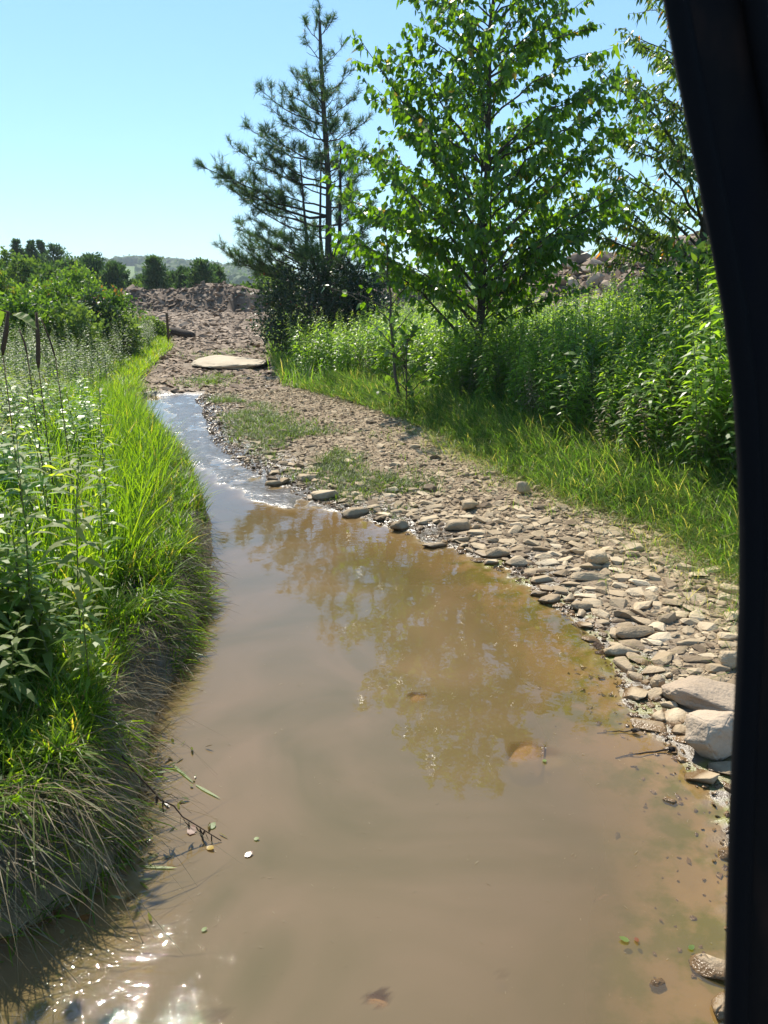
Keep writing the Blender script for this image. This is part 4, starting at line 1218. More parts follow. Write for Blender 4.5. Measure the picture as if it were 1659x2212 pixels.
# dark shrub round the pine's foot
x = xat(690, 16.6)
shrub('berry_shrub', 'very dark shrub with a few red berries around the foot of the pine', 'shrub', x, 16.6, 2.5, 1.6, 2.05, M['dark_shrub'], 0.08, 0.036, 190, 66, red=0.012, lift=.1, stems=12)
shrub('berry_shrub', 'smaller dark shrub spreading beside the pine toward the sapling', 'shrub', xat(775, 16.9), 16.9, 1.5, 1.2, 1.6, M['dark_shrub'], 0.07, 0.032, 80, 45, lift=.1, stems=8)
x = xat(1420, 12.5)
shrub('shrub', 'dark dense small-leaved shrub under the willow tree beside the pillar', 'shrub', x, 12.5, 1.9, 1.0, 1.5, M['shrub_leaf'], 0.07, 0.03, 90, 40, t0=.35, stems=8)
shrub('shrub', 'green leafy shrub climbing up against the black pillar by the willow trunk', 'shrub', xat(1545, 8.6), 8.6, 1.3, 1.0, 1.75, M['shrub_leaf'], 0.10, 0.05, 70, 34, t0=.6, stems=8)
shrub('shrub', 'sparse brownish shrub on the slope of the rock pile', 'shrub', xat(1370, 14.5), 14.5, 1.3, .8, 1.6, M['dark_shrub'], 0.06, 0.022, 60, 26, t0=.7, stems=10, red=.1)


# ------------------------------------------------------------------ tall weeds
def weed(h, nleaf, leafL, leafW, seed, arch=0.55, lean=0.08, topclump=True):
    """Stem and foliage of an upright weed, at the origin."""
    st, fo = MB(), MB()
    lx, ly = rng.normal(0, lean, 2) * h
    path = np.array([(0, 0, -.03), (lx * .25, ly * .25, h * .4), (lx * .6, ly * .6, h * .75), (lx, ly, h)])
    tube(st, path, [0.0042, .0036, .0026, .0015], 4, .4)
    t = np.linspace(0.15, 1.0, nleaf)
    P = along(path, t); az = np.arange(nleaf) * 2.39996 + rng.uniform(0, 6)
    D = np.stack([np.cos(az), np.sin(az), rng.uniform(.35, .75, nleaf)], 1)
    if topclump: D[t > .9, 2] += 1.1
    D = norm(D)
    S = norm(np.stack([-np.sin(az), np.cos(az), rng.normal(0, .25, nleaf)], 1))
    L = leafL * (0.45 + 0.75 * np.sin(np.clip(t * 1.15 - .05, 0, 1) * math.pi) ** .6) * rng.uniform(.8, 1.15, nleaf)
    B = np.stack([np.cos(az) * .1, np.sin(az) * .1, -rng.uniform(.6, 1.3, nleaf) * arch * 1.4], 1)
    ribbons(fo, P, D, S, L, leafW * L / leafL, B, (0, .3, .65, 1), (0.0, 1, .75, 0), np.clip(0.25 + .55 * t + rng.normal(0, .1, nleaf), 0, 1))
    return st, fo


def weed_protos(k, hr, nl, LL, LW, fmat, **kw):
    out = []
    for i in range(k):
        h = rng.uniform(*hr)
        st, fo = weed(h, int(nl * h), LL * rng.uniform(.85, 1.15), LW, i, **kw)
        V = np.concatenate(fo.V), np.concatenate(fo.F), np.concatenate(fo.T), np.concatenate(st.V), np.concatenate(st.F), np.concatenate(st.T)
        out.append((st.mesh('stem', M['stem_green']), fo.mesh('foliage', fmat), V, h))
    return out


def place_weeds(xs_, ys_, protos, nind, name, label, cat, group, scale=(.8, 1.15), stuffname='weeds', sfn=None):
    zz_ = gh(xs_, ys_); N = len(xs_)
    scl = rng.uniform(*scale, N) * (1 if sfn is None else sfn(xs_, ys_))
    key = scl / np.hypot(xs_, ys_)
    order = np.argsort(-key)
    fb, sb = MB(), MB()
    for r, i in enumerate(order):
        pr = protos[rng.integers(0, len(protos))]
        yaw = rng.uniform(0, 6.28)
        if r < nind:
            o = bpy.data.objects.new(name, pr[0]); COL.objects.link(o)
            o.location = (float(xs_[i]), float(ys_[i]), float(zz_[i])); o.rotation_euler = (random.gauss(0, .06), random.gauss(0, .06), yaw)
            o.scale = (float(scl[i]),) * 3
            tag(o, label if isinstance(label, str) else label(float(xs_[i]), float(ys_[i])), cat, group)
            f = bpy.data.objects.new('foliage', pr[1]); COL.objects.link(f); f.parent = o
        else:
            c, s = math.cos(yaw), math.sin(yaw); Rz = np.array([[c, -s, 0], [s, c, 0], [0, 0, 1]])
            off = np.array([xs_[i], ys_[i], zz_[i]])
            fb.add(pr[2][0] @ Rz.T * scl[i] + off, pr[2][1], pr[2][2])
            if r < nind + 500: sb.add(pr[2][3] @ Rz.T * scl[i] + off, pr[2][4], pr[2][5])
    if fb.n:
        o = fb.build(stuffname, protos[0][1].materials[0]); tag(o, kind='stuff')
        if sb.n: s_ = sb.build('weed_stems', M['stem_green'], o)


def gr_label(x, y):
    V = x / y * FPX + 384; row = x - XG(y)
    depth = 'in the front row' if row < 1.0 else ('in the second row' if row < 1.8 else ('in the middle rows' if row < 2.8 else 'toward the back'))
    side = 'near the slim sapling' if V < 445 else ('around the leafy tree trunk' if V < 515 else ('between the leafy tree and willow' if V < 590 else ('below the willow branches' if V < 640 else ('a little off the black pillar' if V < 690 else 'touching the black pillar'))))
    far = ', nearest part' if y < 5.8 else (', middle part' if y < 7.5 else ', far part')
    return 'goldenrod stalk ' + side + ', ' + depth + far


def sl_label(x, y):
    V = x / y * FPX + 384
    a = 'nearest the viewer' if y < 3.6 else ('a few steps along the bank' if y < 5 else ('halfway up the meadow' if y < 7 else 'far up the meadow'))
    b = 'at the photo edge' if V < 35 else ('just inside the photo edge' if V < 80 else ('in the meadow middle' if V < 125 else ('near the lime green grass' if V < 170 else 'touching the lime green grass')))
    return 'short silvery-leaved weed ' + b + ', ' + a


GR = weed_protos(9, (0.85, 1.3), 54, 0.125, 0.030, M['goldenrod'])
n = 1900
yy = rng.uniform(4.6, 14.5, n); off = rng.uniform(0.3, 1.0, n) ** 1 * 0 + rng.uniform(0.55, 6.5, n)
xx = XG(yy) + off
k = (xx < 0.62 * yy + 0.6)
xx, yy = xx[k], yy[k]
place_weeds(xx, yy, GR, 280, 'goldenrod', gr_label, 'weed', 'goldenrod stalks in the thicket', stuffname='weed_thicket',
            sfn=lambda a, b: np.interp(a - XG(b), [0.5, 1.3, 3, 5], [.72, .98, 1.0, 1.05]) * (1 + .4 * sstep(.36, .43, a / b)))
n = 900
yy = rng.uniform(12, 21, n); xx = XG(yy) + rng.uniform(0.2, 5.5, n)
place_weeds(xx, yy, GR, 0, '', '', '', '', stuffname='weed_thicket', scale=(.7, 1.0))

DW = weed_protos(5, (0.45, 0.85), 60, 0.06, 0.012, M['dry_grass'], arch=.5, lean=.2)
n = 260
yy = rng.uniform(4.6, 12, n); xx = XG(yy) + rng.uniform(0.55, 1.25, n)
k = fbm(xx * 1.3, yy * 1.3, 91, 2) > .45
place_weeds(xx[k], yy[k], DW, 0, '', '', '', '', stuffname='dry_weeds', scale=(.6, 1.1))
BW = weed_protos(5, (0.5, 1.0), 34, 0.13, 0.06, M['shrub_leaf'], arch=.4, lean=.15)
n = 200
yy = rng.uniform(4.6, 12, n); xx = XG(yy) + rng.uniform(0.6, 4.0, n)
place_weeds(xx, yy, BW, 0, '', '', '', '', stuffname='broad_leaved_weeds', scale=(.7, 1.15))
# left: silvery weeds on the bank top, pale weeds further back
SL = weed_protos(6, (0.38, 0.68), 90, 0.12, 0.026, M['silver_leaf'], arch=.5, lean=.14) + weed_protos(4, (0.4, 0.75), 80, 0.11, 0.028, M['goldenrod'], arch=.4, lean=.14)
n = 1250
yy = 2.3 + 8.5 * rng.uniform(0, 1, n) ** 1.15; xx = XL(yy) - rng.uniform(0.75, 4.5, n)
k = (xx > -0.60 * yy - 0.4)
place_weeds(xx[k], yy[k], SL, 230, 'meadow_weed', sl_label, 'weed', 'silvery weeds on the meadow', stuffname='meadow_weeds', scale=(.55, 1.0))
PW = weed_protos(6, (0.7, 1.1), 70, 0.085, 0.02, M['pale_shrub'], arch=.4)
n = 1500
yy = rng.uniform(9.5, 24, n); xx = XLG(np.maximum(yy, 11.8)) - np.abs(rng.normal(0, 3.2, n)) - 0.35
k = xx > -0.58 * yy - 1
place_weeds(xx[k], yy[k], PW, 0, '', '', '', '', stuffname='pale_weeds', scale=(.6, 1.05))

n = 46
yy = rng.uniform(1.75, 2.75, n); xx = XL(yy) - rng.uniform(.35, 1.0, n)
xx = np.concatenate([xx, rng.uniform(-1.75, -1.15, 18)]); yy = np.concatenate([yy, rng.uniform(1.85, 2.6, 18)])
place_weeds(xx, yy, SL, 64, 'bank_weed', lambda x, y: 'leafy weed on the shaded bank top, ' + ('right at the water side' if x > -1.35 else 'set back from the water') + (', closest to the viewer' if y < 2.2 else ', a bit farther'), 'weed', 'weeds on the shaded bank top', scale=(.7, 1.0), sfn=lambda a, b: np.where((a < -1.15) & (b < 2.6), 1.2, .85))
# individual stalks close to the viewer, leaf by leaf
LEAFM = {}
for nm, mt in (('goldenrod', 'goldenrod'), ('silver', 'silver_leaf')):
    for v in range(3):
        mb = MB()
        ribbons(mb, np.zeros((1, 3)), np.array([[1, 0, .42]]), np.array([[0, 1, 0]]), 0.08, 0.015, np.array([[0, 0, -.42 - .12 * v]]), (0, .18, .4, .65, .85, 1), (.15, .8, 1, .8, .4, 0), 0.6 + .15 * v)
        LEAFM[nm, v] = mb.mesh('leaf', M[mt])


def near_stalk(x, y, h, nleaf, label, lean=(0, 0), kind='silver', leaf=1.0, t0=.15):
    nleaf = int(nleaf * 1.5); leaf *= 1.25
    z = gz(x, y)
    root = empty('weed_stalk', (x, y, z)); tag(root, label, 'weed')
    path = np.array([(x, y, z - .05), (x + lean[0] * .3, y + lean[1] * .3, z + h * .4), (x + lean[0] * .6, y + lean[1] * .6, z + h * .75), (x + lean[0], y + lean[1], z + h)])
    sb = MB(); tube(sb, path, [.0032, .0028, .0022, .0012], 6, .9); part(sb, 'stem', M['stem_green'], root, True)
    P = along(path, np.linspace(t0, 1, nleaf))
    for i in range(nleaf):
        o = bpy.data.objects.new('leaf', LEAFM[kind, i % 3]); COL.objects.link(o); o.parent = root
        o.location = P[i] - np.array([x, y, z])
        s = leaf * random.uniform(.75, 1.2) * (0.65 + .5 * math.sin(math.pi * i / nleaf))
        o.scale = (s, s, s); o.rotation_euler = (random.gauss(0, .25), random.gauss(0, .2), i * 2.4 + random.gauss(0, .3))


near_stalk(-1.12, 2.55, 0.86, 46, 'tall stalk with pale narrow leaves standing foremost on the grassy bank', (0.07, .05), 'silver', 1.15)
near_stalk(-1.36, 2.75, 0.92, 40, 'second tall pale-leaved stalk nearest the photo edge', (0.02, .02), 'silver', 1.1)
near_stalk(-1.22, 3.1, 0.80, 36, 'greener stalk behind the foremost pale-leaved stalk', (0.06, 0), 'goldenrod', 1.0)
near_stalk(-1.50, 3.3, 0.95, 36, 'leafy stalk with a drooping top by the brown dead spikes', (-0.04, 0.02), 'goldenrod', 1.0)
near_stalk(-1.40, 3.7, 0.95, 50, 'dense bushy stalk rising in front of the tall lime grass', (0.03, 0.02), 'silver', .8)
near_stalk(-1.02, 2.38, 0.40, 26, 'short leafy stalk low on the shaded bank face', (0.03, -.05), 'goldenrod', 1.0)

# big-leaved shoot at the frame edge
root = empty('leafy_shoot', (-1.62, 2.7, gz(-1.62, 2.7))); tag(root, 'leaning shoot with big pale ribbed leaves held above the weeds', 'plant')
pth = np.array([(-1.62, 2.7, .3), (-1.60, 2.68, .95), (-1.50, 2.62, 1.42), (-1.36, 2.58, 1.66), (-1.20, 2.56, 1.60)])
sb = MB(); tube(sb, pth, [.007, .006, .005, .003, .002], 6); part(sb, 'stem', M['dead_wood'], root, True)
for (t, az, s, pit) in [(.72, 1.2, 1.0, .1), (.80, 3.6, 1.1, -.1), (.86, 0.2, 1.0, -.3), (.92, 5.2, .9, -.6), (.96, 1.8, .9, -.9), (1., .1, 1.1, -.35), (.66, 4.2, 1.1, -.2), (.6, 2.6, 1., 0.), (.9, 2.9, 1.0, .2), (.5, 5.6, 1.2, -.3), (.42, 2.0, 1.2, -.2), (.55, 0.9, 1.1, -.5)]:
    mb = MB()
    for sgn in (-1, 1):     # two ribbed halves folded along the midrib
        n = 9; u = np.linspace(0, 1, n); wd = 0.027 * np.sin(math.pi * u ** .8) + .0005
        mid = np.stack([u * .075, np.zeros(n), -.02 * u * u], 1)
        edge = mid + np.stack([np.zeros(n), sgn * wd, .35 * wd + .0014 * np.cos(np.arange(n) * math.pi)], 1)
        V = np.concatenate([mid, edge]); F = []
        for i in range(n - 1): F += [(i, i + 1, n + i + 1), (i, n + i + 1, n + i)]
        mb.add(V, F, .75)
    me = mb.mesh('leaf', M['silver_leaf' if s >= 1.0 and t > .7 else 'shrub_leaf'])
    o = bpy.data.objects.new('leaf', me); COL.objects.link(o); o.parent = root
    p = along(pth, np.array([t]))[0]
    o.location = p - np.array(root.location[:]); o.rotation_euler = (0.5 * random.uniform(-1, 1), -pit, az); o.scale = (s, s, s)

# brown dead spikes and reeds
DS = [(8, 762, 32, 672, 3.6, .011, 'brown club-like dead spike closest to the photo edge'),
      (80, 790, 90, 675, 3.9, .011, 'brown club-like dead spike standing right of its twin'.replace('right of', 'inward of')),
      (118, 770, 98, 690, 4.1, .005, 'thin dark dead stalk leaning next to the taller brown spike'),
      (60, 760, 50, 712, 3.7, .005, 'short bent dark stalk between the two brown spikes')]
for (X0, Y0, X1, Y1, dist, r, lab) in DS:
    x1, z1 = xat(X1, dist), zat(Y1, dist); x0, z0 = xat(X0, dist), zat(Y0, dist)
    gx = x0 - (x1 - x0) * .3
    root = empty('dead_spike', (gx, dist, gz(gx, dist))); tag(root, lab, 'dead stalk')
    sb = MB(); tube(sb, [(gx, dist, gz(gx, dist) - .05), (x0, dist, z0)], [.0025, .0025], 5); part(sb, 'stem', M['dead_wood'], root, True)
    sb = MB(); tube(sb, [(x0, dist, z0 - .01), (x0 * .9 + x1 * .1, dist, z0 * .9 + z1 * .1), ((x0 + x1) / 2 + .004, dist, (z0 + z1) / 2), (x1, dist, z1)], [r * .4, r, r * .95, r * .55], 8); part(sb, 'seed_head', M['dead_wood'], root, True)


# ------------------------------------------------------------------ grass
def grass(mb, x, y, h, w, lean=0.3, bend=0.5, tint=(0.1, 0.85), dryfrac=0.03, wind=(0, 0), z=None):
    n = len(x)
    z = (gh(x, y) if z is None else z) - 0.01
    az = rng.uniform(0, 6.28, n)
    hx, hy = np.cos(az), np.sin(az)
    ln = np.abs(rng.normal(0, lean, n))
    D = norm(np.stack([hx * ln + wind[0], hy * ln + wind[1], np.ones(n)], 1))
    bd = bend * rng.uniform(.2, 1.2, n)
    B = np.stack([hx * bd + wind[0] * .5, hy * bd + wind[1] * .5, -bd * .55], 1)
    S = norm(np.stack([-hy + rng.normal(0, .4, n), hx + rng.normal(0, .4, n), np.zeros(n)], 1))
    t = rng.uniform(*tint, n); t[rng.uniform(0, 1, n) < dryfrac] = 1.0
    ribbons(mb, np.stack([x, y, z], 1), D, S, h, w, B, (0, .35, .7, 1), (.7, 1, .7, 0), t)


def tufts(x, y, k, r):
    n = len(x)
    return np.repeat(x, k) + rng.normal(0, r, n * k), np.repeat(y, k) + rng.normal(0, r, n * k)


# lime green grass along the bank edge
mb = MB()
n = 6600
yy = 1.95 + 10.1 * rng.uniform(0, 1, n) ** 1.1; xx = XL(yy) - np.interp(yy, [3, 5], [0.12, 0.06]) - rng.uniform(0, 1, n) ** 1.2 * np.interp(yy, [2, 4, 12], [.65, .8, 1.3])
k = rng.uniform(0, 1, n) < sstep(.22, .48, fbm(xx * 3.3, yy * 3.3, 56, 3)) + (yy > 7); xx, yy = xx[k], yy[k]
tx, ty = tufts(xx, yy, 8, .03)
hh = rng.uniform(.14, .34, len(tx)) * np.interp(XL(ty) - tx, [0, .35, 1.0], [.5, .85, 1.1]) * (0.65 + 0.6 * fbm(tx * 3, ty * 3, 55, 3)) * np.interp(ty, [2, 3.2, 12], [.7, 1.0, .95])
grass(mb, tx, ty, hh, rng.uniform(.0035, .0085, len(tx)), .38, .6, (.0, .85), .07)
# long blades of the mid bank
n = 1500
yy = rng.uniform(2.9, 9.5, n); xx = XL(yy) - rng.uniform(.3, 1.2, n)
tx, ty = tufts(xx, yy, 6, .03)
grass(mb, tx, ty, rng.uniform(.3, .55, len(tx)), rng.uniform(.006, .010, len(tx)), .22, .4, (.2, .9), .02)
# strip beside the far track
n = 2600
yy = rng.uniform(11, 22, n); xx = XLG(np.maximum(yy, 11.8)) - np.abs(rng.normal(0, .5, n))
tx, ty = tufts(xx, yy, 5, .05)
grass(mb, tx, ty, rng.uniform(.12, .32, len(tx)), rng.uniform(.008, .014, len(tx)), .35, .5, (.3, .95), .04)
o = mb.build('lime_grass', M['lime_grass']); tag(o, kind='stuff')

# meadow grass among the weeds
mb = MB()
n = 4600
yy = 2.0 + 16 * rng.uniform(0, 1, n) ** 1.2; xx = XL(np.minimum(yy, 11)) - rng.uniform(.6, 7.5, n) - np.maximum(yy - 11, 0) * .3
k = xx > -.62 * yy - .5
tx, ty = tufts(xx[k], yy[k], 7, .06)
grass(mb, tx, ty, rng.uniform(.2, .5, len(tx)), rng.uniform(.004, .009, len(tx)) * np.interp(ty, [3, 15], [1, 2]), .4, .6, (.1, .95), .10)
o = mb.build('meadow_grass', M['arching_grass']); tag(o, kind='stuff')

# arching grass fringe on the right bank
mb = MB()
n = 4600
yy = rng.uniform(3.6, 12.5, n); xx = XG(yy) + rng.uniform(-.12, 1.2, n) ** 1.0
tx, ty = tufts(xx, yy, 8, .035)
dd = tx - XG(ty)
grass(mb, tx, ty, rng.uniform(.16, .42, len(tx)) * np.interp(dd, [-.2, .2, .9], [.4, .9, 1.25]), rng.uniform(.0035, .0065, len(tx)) * np.interp(ty, [4, 12], [1, 1.7]), .4, .85, (.15, .95), .08, wind=(-.12, -.10))
n = 1800
yy = rng.uniform(12, 30, n); xx = XG(yy) + rng.uniform(-.1, 1.5, n)
tx, ty = tufts(xx, yy, 5, .06)
grass(mb, tx, ty, rng.uniform(.2, .6, len(tx)), rng.uniform(.009, .015, len(tx)), .3, .5, (.1, .8), .05)
# sprigs loose on the gravel margin
n = 900
yy = rng.uniform(2.4, 8.5, n); xx = XG(yy) - np.abs(rng.normal(0, .26, n)) + .05
tx, ty = tufts(xx, yy, 6, .02)
grass(mb, tx, ty, rng.uniform(.05, .22, len(tx)), .0032, .6, .9, (.3, 1), .2, wind=(-.15, -.1))
o = mb.build('arching_grass', M['arching_grass']); tag(o, kind='stuff')

# low grass on the middle strip and in patches on the track
mb = MB()
c0, c1 = np.array(at(475, 865)), np.array(at(860, 1095))
n = 3200
t = rng.uniform(0, 1, n); c = c0 + (c1 - c0) * t[:, None]
wv = np.interp(t, [0, .5, 1], [.35, .55, .5])
xx = c[:, 0] + rng.normal(0, 1, n) * wv * .55; yy = c[:, 1] + rng.normal(0, 1, n) * wv * .55
k = (fbm(xx * 2.2, yy * 2.2, 90, 3) > .47) & (xx > XR(yy) + .15)
tx, ty = tufts(xx[k], yy[k], 9, .035)
grass(mb, tx, ty, rng.uniform(.03, .12, len(tx)), rng.uniform(.003, .008, len(tx)), .8, .8, (0, 1), .1)
for (X, Y, rx_, ry_, q) in [(455, 825, .5, 1.0, 160), (470, 772, .8, 1.2, 120), (600, 930, .5, .6, 60), (1010, 985, .3, .4, 50), (1120, 1040, .3, .3, 40)]:
    cx, cy = at(X, Y)
    tx, ty = tufts(rng.normal(cx, rx_ * .5, q), rng.normal(cy, ry_ * .5, q), 9, .05)
    grass(mb, tx, ty, rng.uniform(.05, .15, len(tx)), rng.uniform(.006, .010, len(tx)), .6, .8, (.3, 1), .1)
o = mb.build('track_grass', M['path_grass']); tag(o, kind='stuff')

# dead thatch and hanging straw on the bank face
mb = MB()
n = 3600
yy = 1.5 + 3.2 * rng.uniform(0, 1, n) ** 1.3; xx = XL(yy) - rng.uniform(-.02, .30, n)
zz_ = np.maximum(gh(xx, yy), 0.01)
az = rng.normal(-.35, .9, n)
D = norm(np.stack([np.cos(az), np.sin(az), rng.uniform(-.1, .8, n)], 1)); B = np.stack([np.cos(az) * .2, np.sin(az) * .2, -rng.uniform(.4, 1.2, n)], 1)
ribbons(mb, np.stack([xx, yy, zz_], 1), D, perp(D), rng.uniform(.06, .22, n), rng.uniform(.0015, .004, n), B, (0, .35, .7, 1), (.7, 1, .7, 0), rng.uniform(0, 1, n) ** 1.5)
n = 420      # longer straws trailing towards the water
yy = rng.uniform(1.45, 2.4, n); xx = XL(yy) - rng.uniform(.0, .4, n)
az = rng.normal(-.5, .5, n)
D = norm(np.stack([np.cos(az), np.sin(az), rng.uniform(.0, .9, n)], 1)); B = np.stack([np.cos(az) * .3, np.sin(az) * .3, -rng.uniform(.7, 1.3, n)], 1)
ribbons(mb, np.stack([xx, yy, gh(xx, yy) + .02], 1), D, perp(D), rng.uniform(.15, .42, n), rng.uniform(.0018, .0035, n), B, (0, .35, .7, 1), (.7, 1, .7, 0), rng.uniform(.2, .9, n))
o = mb.build('dead_thatch', M['dry_grass']); tag(o, kind='stuff')
# green sprigs drooping over the shaded face
mb = MB()
n = 5200
n = 15000
yy = 1.45 + 2.6 * rng.uniform(0, 1, n); xx = XL(yy) - rng.uniform(-.02, .75, n)
k = rng.uniform(0, 1, n) < sstep(.36, .56, fbm(xx * 4, yy * 4, 13, 3)) * np.interp(yy, [1.5, 2.1], [.6, 1]); xx, yy = xx[k], yy[k]; n = len(xx)
D = norm(np.stack([rng.normal(.3, .6, n), rng.normal(-.3, .6, n), rng.uniform(.2, 1, n)], 1))
ribbons(mb, np.stack([xx, yy, np.maximum(gh(xx, yy), .01)], 1), D, perp(D), rng.uniform(.06, .2, n), rng.uniform(.004, .008, n), np.array([.1, -.1, -.6]), (0, .35, .7, 1), (.6, 1, .7, 0), rng.uniform(.1, .9, n))
o = mb.build('bank_grass', M['lime_grass']); tag(o, kind='stuff')

# ------------------------------------------------------------------ log, stake
x0, y0 = at(335, 735); x1, y1 = at(418, 742)
root = empty('fallen_log', (x0, y0, gz(x0, y0))); tag(root, 'dark charred log sticking out of the weeds onto the rubble track', 'log')
mb = MB(); tube(mb, limb((x0 - .5, y0 + .3, gz(x0, y0) + .30), (x1, y1, gz(x1, y1) + .08), 0.0, 8, .02), np.linspace(.17, .10, 8), 10); part(mb, 'trunk', M['log_wood'], root, True)
mb = MB(); tube(mb, [((x0 + x1) / 2, (y0 + y1) / 2, .25), ((x0 + x1) / 2 + .1, (y0 + y1) / 2 - .1, .42)], [.04, .025], 6); part(mb, 'branch_stub', M['log_wood'], root, True)
sx_, sy_ = xat(357, 20.5), 20.5
mb = MB(); tube(mb, [(sx_, sy_, gz(sx_, sy_) - .1), (sx_, sy_, zat(676, 20.5))], [.04, .035], 6)
o = mb.build('wooden_stake', M['dead_wood'], None, loc=(sx_, sy_, gz(sx_, sy_))); tag(o, 'short brown stake standing in the weeds just behind the charred log', 'stake')

# ------------------------------------------------------------------ things in and on the water
# drooping dead stem with curled leaves reaching into the water
a0 = at(262, 1660, .22); a1 = at(330, 1712, .16); a2 = at(400, 1772, .07); a3 = at(480, 1815, .005)
root = empty('withered_weed', (a0[0], a0[1], .25)); tag(root, 'fallen weed stem with withered curled leaves dipping into the water', 'stem')
pth = np.array([(a0[0], a0[1], .26), (a1[0], a1[1], .17), (a2[0], a2[1], .07), (a3[0], a3[1], .002)])
mb = MB(); tube(mb, limb(pth[0], pth[-1], .06, 10, .05) * 0 + along(pth, np.linspace(0, 1, 10)) + rng.normal(0, .004, (10, 3)), np.linspace(.0032, .0015, 10), 6, .3); part(mb, 'stalk', M['dead_wood'], root, True)
for i, t in enumerate(sorted(rng.uniform(.36, .97, 13))):
    p = along(pth, np.array([t]))[0]
    mb = MB()
    D = norm(np.array([[random.uniform(-.3, .3), random.uniform(-.3, .3), -1.0]]))
    ribbons(mb, p[None], D, perp(D), min(random.uniform(.03, .075), p[2] + .012), random.uniform(.004, .011), np.array([[random.uniform(-.3, .3), 0, .1]]), (0, .3, .6, .85, 1), (.3, 1, .8, .5, 0), .35)
    part(mb, 'leaf', M['dead_wood'], root)
mb = MB()
q0 = at(520, 1850); q1 = at(548, 1812)
FL = [(372, 1652, 418, 1695, 'floating green blade nearest the bank, dotted with wet glints', .55), (423, 1697, 475, 1728, 'floating green blade with a yellow speck, farther out on the water', .6),
      (322, 1680, 358, 1666, 'short pale green blade afloat against the bank', .7), (300, 1873, 382, 1878, 'long narrow blade floating out from the bank tip', .8)]
for (X0, Y0, X1, Y1, lab, t) in FL:
    p0, p1 = at(X0, Y0), at(X1, Y1); d = np.array([p1[0] - p0[0], p1[1] - p0[1], 0]); L = np.linalg.norm(d); d /= L
    mb = MB(); ribbons(mb, np.array([[p0[0], p0[1], .004]]), d[None], np.array([[-d[1], d[0], .15]]), L, .009, np.array([[.02, .01, .01]]), (0, .25, .5, .8, 1), (.3, 1, 1, .6, 0), t)
    o = mb.build('grass_blade', M['lime_grass'], None, loc=(p0[0], p0[1], .004)); tag(o, lab, 'floating leaf')


def flat_leaf(X, Y, L, W, mat, label, t=.5, z=.004, az=None, cat='leaf', name='floating_leaf'):
    x, y = at(X, Y, z); az = random.uniform(0, 6.28) if az is None else az
    if gz(x, y) > z: z = gz(x, y) + .012
    d = np.array([[math.cos(az), math.sin(az), .05]]); s = np.array([[-math.sin(az), math.cos(az), .12]])
    mb = MB(); ribbons(mb, np.array([[x, y, z]]), d, s, L, W, np.array([[0, 0, .12]]), (0, .2, .5, .8, 1), (0, .8, 1, .6, 0), t)
    o = mb.build(name, M[mat], None, loc=(x, y, z)); tag(o, label, cat)


flat_leaf(318, 1708, .035, .022, 'brown_leaf', 'small red-brown leaf under the start of the fallen stem', .3)
flat_leaf(302, 1762, .035, .026, 'brown_leaf', 'orange-brown curled leaf at the foot of the bank grass', .5)
flat_leaf(130, 1985, .045, .024, 'brown_leaf', 'brown leaf with glints where the straw meets the dark water', .3, az=2.5)
flat_leaf(165, 1985, .045, .022, 'brown_leaf', 'orange leaf beside the brown glinting leaf in dark water', .55, az=.1)
flat_leaf(410, 1803, .04, .03, 'brown_leaf', 'brownish leaf caught under the tip of the fallen stem', .25)
flat_leaf(452, 1790, .03, .022, 'shrub_leaf', 'yellow-green leaf stuck on the tip of the fallen stem', .9)
flat_leaf(447, 1828, .03, .02, 'brown_leaf', 'yellow leaf floating just before the fallen stem tip', .98)
flat_leaf(528, 1850, .03, .018, 'brown_leaf', 'tiny dark red leaf farther out past the fallen stem', .1)
flat_leaf(548, 1812, .018, .014, 'pale_shrub', 'tiny pale bud on a thread farther out past the fallen stem', .9)
flat_leaf(435, 2012 - 1, .001 + .016, .012, 'pale_shrub', 'pale fleck of leaf in the glittering ripples', .9)
flat_leaf(1360, 2032, .028, .02, 'pale_shrub', 'pale green and red leaf cluster floating in the shallows', .9)
flat_leaf(1372, 2024, .02, .012, 'brown_leaf', 'small reddish leaf touching the pale floating cluster', .3)
flat_leaf(1488, 2050, .02, .014, 'shrub_leaf', 'tiny green leaf at the tip of the dark rough rock', .9)
flat_leaf(1175, 1640, .022, .016, 'pale_shrub', 'small pale leaf resting over the large sunken triangular rock', .8)
mb = MB()
n = 190
yy = rng.uniform(1.5, 2.6, n); xx = XL(yy) + np.abs(rng.normal(.0, .09, n)) - .02
az = rng.uniform(0, 6.28, n); D = np.stack([np.cos(az), np.sin(az), rng.normal(.1, .2, n)], 1); S = norm(np.stack([-np.sin(az), np.cos(az), rng.normal(0, .5, n)], 1))
ribbons(mb, np.stack([xx, yy, np.full(n, .006)], 1), D, S, rng.uniform(.012, .05, n), rng.uniform(.004, .012, n), np.array([0, 0, -.1]), (0, .3, .7, 1), (.2, 1, .8, 0), rng.uniform(0, 1, n))
o = mb.build('floating_debris', M['wet_leaf']); tag(o, kind='stuff')
# two sticks in the shallows
for (X0, Y0, X1, Y1, r, lab) in [(1290, 1578, 1372, 1582, .003, 'short dark twig ending in a mossy knot in the shallows'), (1330, 1632, 1452, 1622, .004, 'longer dark stick with a knobbly end lying in the shallows')]:
    p0, p1 = at(X0, Y0), at(X1, Y1)
    root = empty('stick', (p0[0], p0[1], 0)); tag(root, lab, 'stick')
    mb = MB(); tube(mb, limb((p0[0], p0[1], -.012), (p1[0], p1[1], .008), .01, 8, .02), np.linspace(r * .5, r, 8), 5); part(mb, 'shaft', M['log_wood'], root, True)
    me = boulder(int(X0), (.045, .028, .022), M['log_wood'], npts=12, cuts=2, rough=.15)
    o = bpy.data.objects.new('knot', me); COL.objects.link(o); o.parent = root; o.location = (p1[0] - p0[0], p1[1] - p0[1], .008)

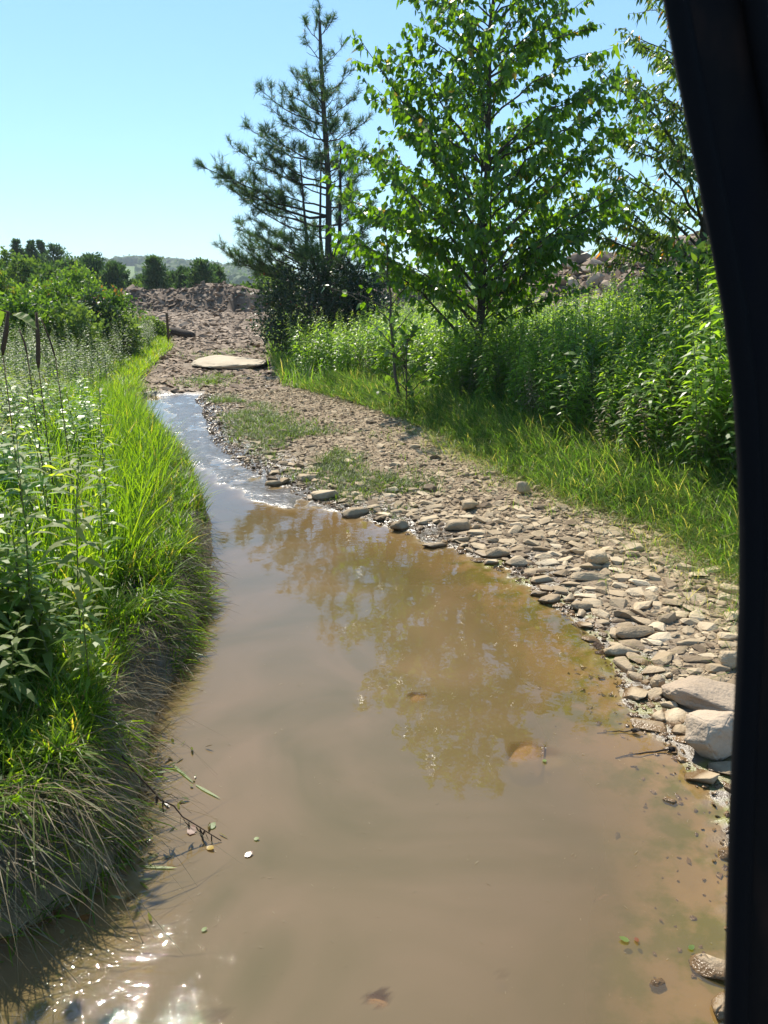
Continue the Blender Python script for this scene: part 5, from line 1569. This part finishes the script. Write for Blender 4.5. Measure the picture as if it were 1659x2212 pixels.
# pollen, bubbles and threads on the water
mb = MB()
n = 1500
yy = 1.3 + 3.8 * rng.uniform(0, 1, n) ** 1.3; xx = XL(yy) + .05 + (XR(yy) - XL(yy) - .1) * rng.uniform(0, 1, n) ** 1.3
r = rng.uniform(.0006, .0016, n) * np.interp(yy, [1.3, 5], [1, 1.8])
D = np.stack([np.cos(rng.uniform(0, 6, n)), np.sin(rng.uniform(0, 6, n)), np.zeros(n)], 1)
S = np.stack([-D[:, 1], D[:, 0], np.zeros(n)], 1)
ribbons(mb, np.stack([xx, yy, np.full(n, .0022)], 1), D, S, r * rng.choice([2, 2, 9], n), r * 1.2, np.zeros(3), (0, .5, 1), (.5, 1, 0), rng.uniform(.4, 1, n))
o = mb.build('pollen_specks', M['dry_grass']); tag(o, kind='stuff')

# ------------------------------------------------------------------ the vehicle the photo is taken from
m, nt, nd, lk = new_mat('black_trim')
p = N_(nd, 'ShaderNodeBsdfPrincipled'); p.inputs['Roughness'].default_value = .75; p.inputs['Specular IOR Level'].default_value = .12
geo = N_(nd, 'ShaderNodeNewGeometry'); mp = N_(nd, 'ShaderNodeMapping'); mp.inputs['Scale'].default_value = (30, 30, 3)
lk.new(geo.outputs['Position'], mp.inputs[0]); nz_ = N_(nd, 'ShaderNodeTexNoise'); nz_.inputs['Scale'].default_value = 1; nz_.inputs['Detail'].default_value = 5
lk.new(mp.outputs[0], nz_.inputs['Vector'])
rr_ = ramp(nd, [(.3, (.002, .002, .004)), (.55, (.006, .005, .005)), (.75, (.022, .012, .009))]); lk.new(nz_.outputs[0], rr_.inputs[0]); lk.new(rr_.outputs[0], p.inputs['Base Color'])
o_ = N_(nd, 'ShaderNodeOutputMaterial'); lk.new(p.outputs[0], o_.inputs[0])
M['trim'] = m
m, nt, nd, lk = new_mat('rubber_seal')
p = N_(nd, 'ShaderNodeBsdfPrincipled'); p.inputs['Roughness'].default_value = .8; p.inputs['Base Color'].default_value = (.004, .004, .005, 1); p.inputs['Specular IOR Level'].default_value = .1
o_ = N_(nd, 'ShaderNodeOutputMaterial'); lk.new(p.outputs[0], o_.inputs[0])
M['rubber'] = m
edge = [(-260, 1392), (-120, 1417), (0, 1440), (150, 1467), (300, 1497), (500, 1537), (680, 1570), (850, 1590), (1000, 1600), (1150, 1604), (1300, 1603), (1450, 1597), (1600, 1589), (1800, 1581), (2000, 1576), (2212, 1571), (2600, 1562), (3200, 1548)]
DPT = 0.52
ca, sa = math.cos(PITCH), math.sin(PITCH)


def cw(X, Y, d):
    u = (X / 2.1602 - 384) / FPX * d; v = (512 - Y / 2.1602) / FPX * d
    return np.array([u, d * ca + v * sa, CAM_H - d * sa + v * ca])


EP = np.array([cw(x_, y_, DPT) for (y_, x_) in edge])
root = empty('vehicle_pillar', tuple(EP[-1])); tag(root, 'black window pillar of the vehicle the photo is taken from, blurred along one side', 'vehicle pillar')


def strip_solid(offx0, offx1, y0, y1):
    mb = MB(); m = len(EP)
    bk = np.zeros_like(EP); bk[:, 0] = 0.05
    c = [EP + np.array([offx0, y0, 0]), EP + np.array([offx1, y0, 0]), EP + np.array([offx1, y1, 0]) + bk, EP + np.array([offx0, y1, 0]) + bk]
    V = np.concatenate(c); F = []
    for a in range(4):
        b = (a + 1) % 4
        for i in range(m - 1): F += [(a * m + i, b * m + i, b * m + i + 1), (a * m + i, b * m + i + 1, a * m + i + 1)]
    F += [(0, m, 2 * m), (0, 2 * m, 3 * m), (m - 1, 2 * m - 1, 3 * m - 1), (m - 1, 3 * m - 1, 4 * m - 1)]
    mb.add(V, F); return mb


sb = MB(); tube(sb, EP + np.array([.0045, -.004, 0]), .008, 10); part(sb, 'rubber_seal', M['rubber'], root, True)
part(strip_solid(.0045, .052, .0, .05), 'pillar_trim', M['trim'], root)
sb = MB(); tube(sb, EP + np.array([.057, -.006, 0]), .0085, 10); part(sb, 'rubber_seal', M['rubber'], root, True)
part(strip_solid(.056, .12, -.004, .06), 'door_frame', M['trim'], root)
part(strip_solid(.121, .32, .004, .03), 'door_panel', M['trim'], root)
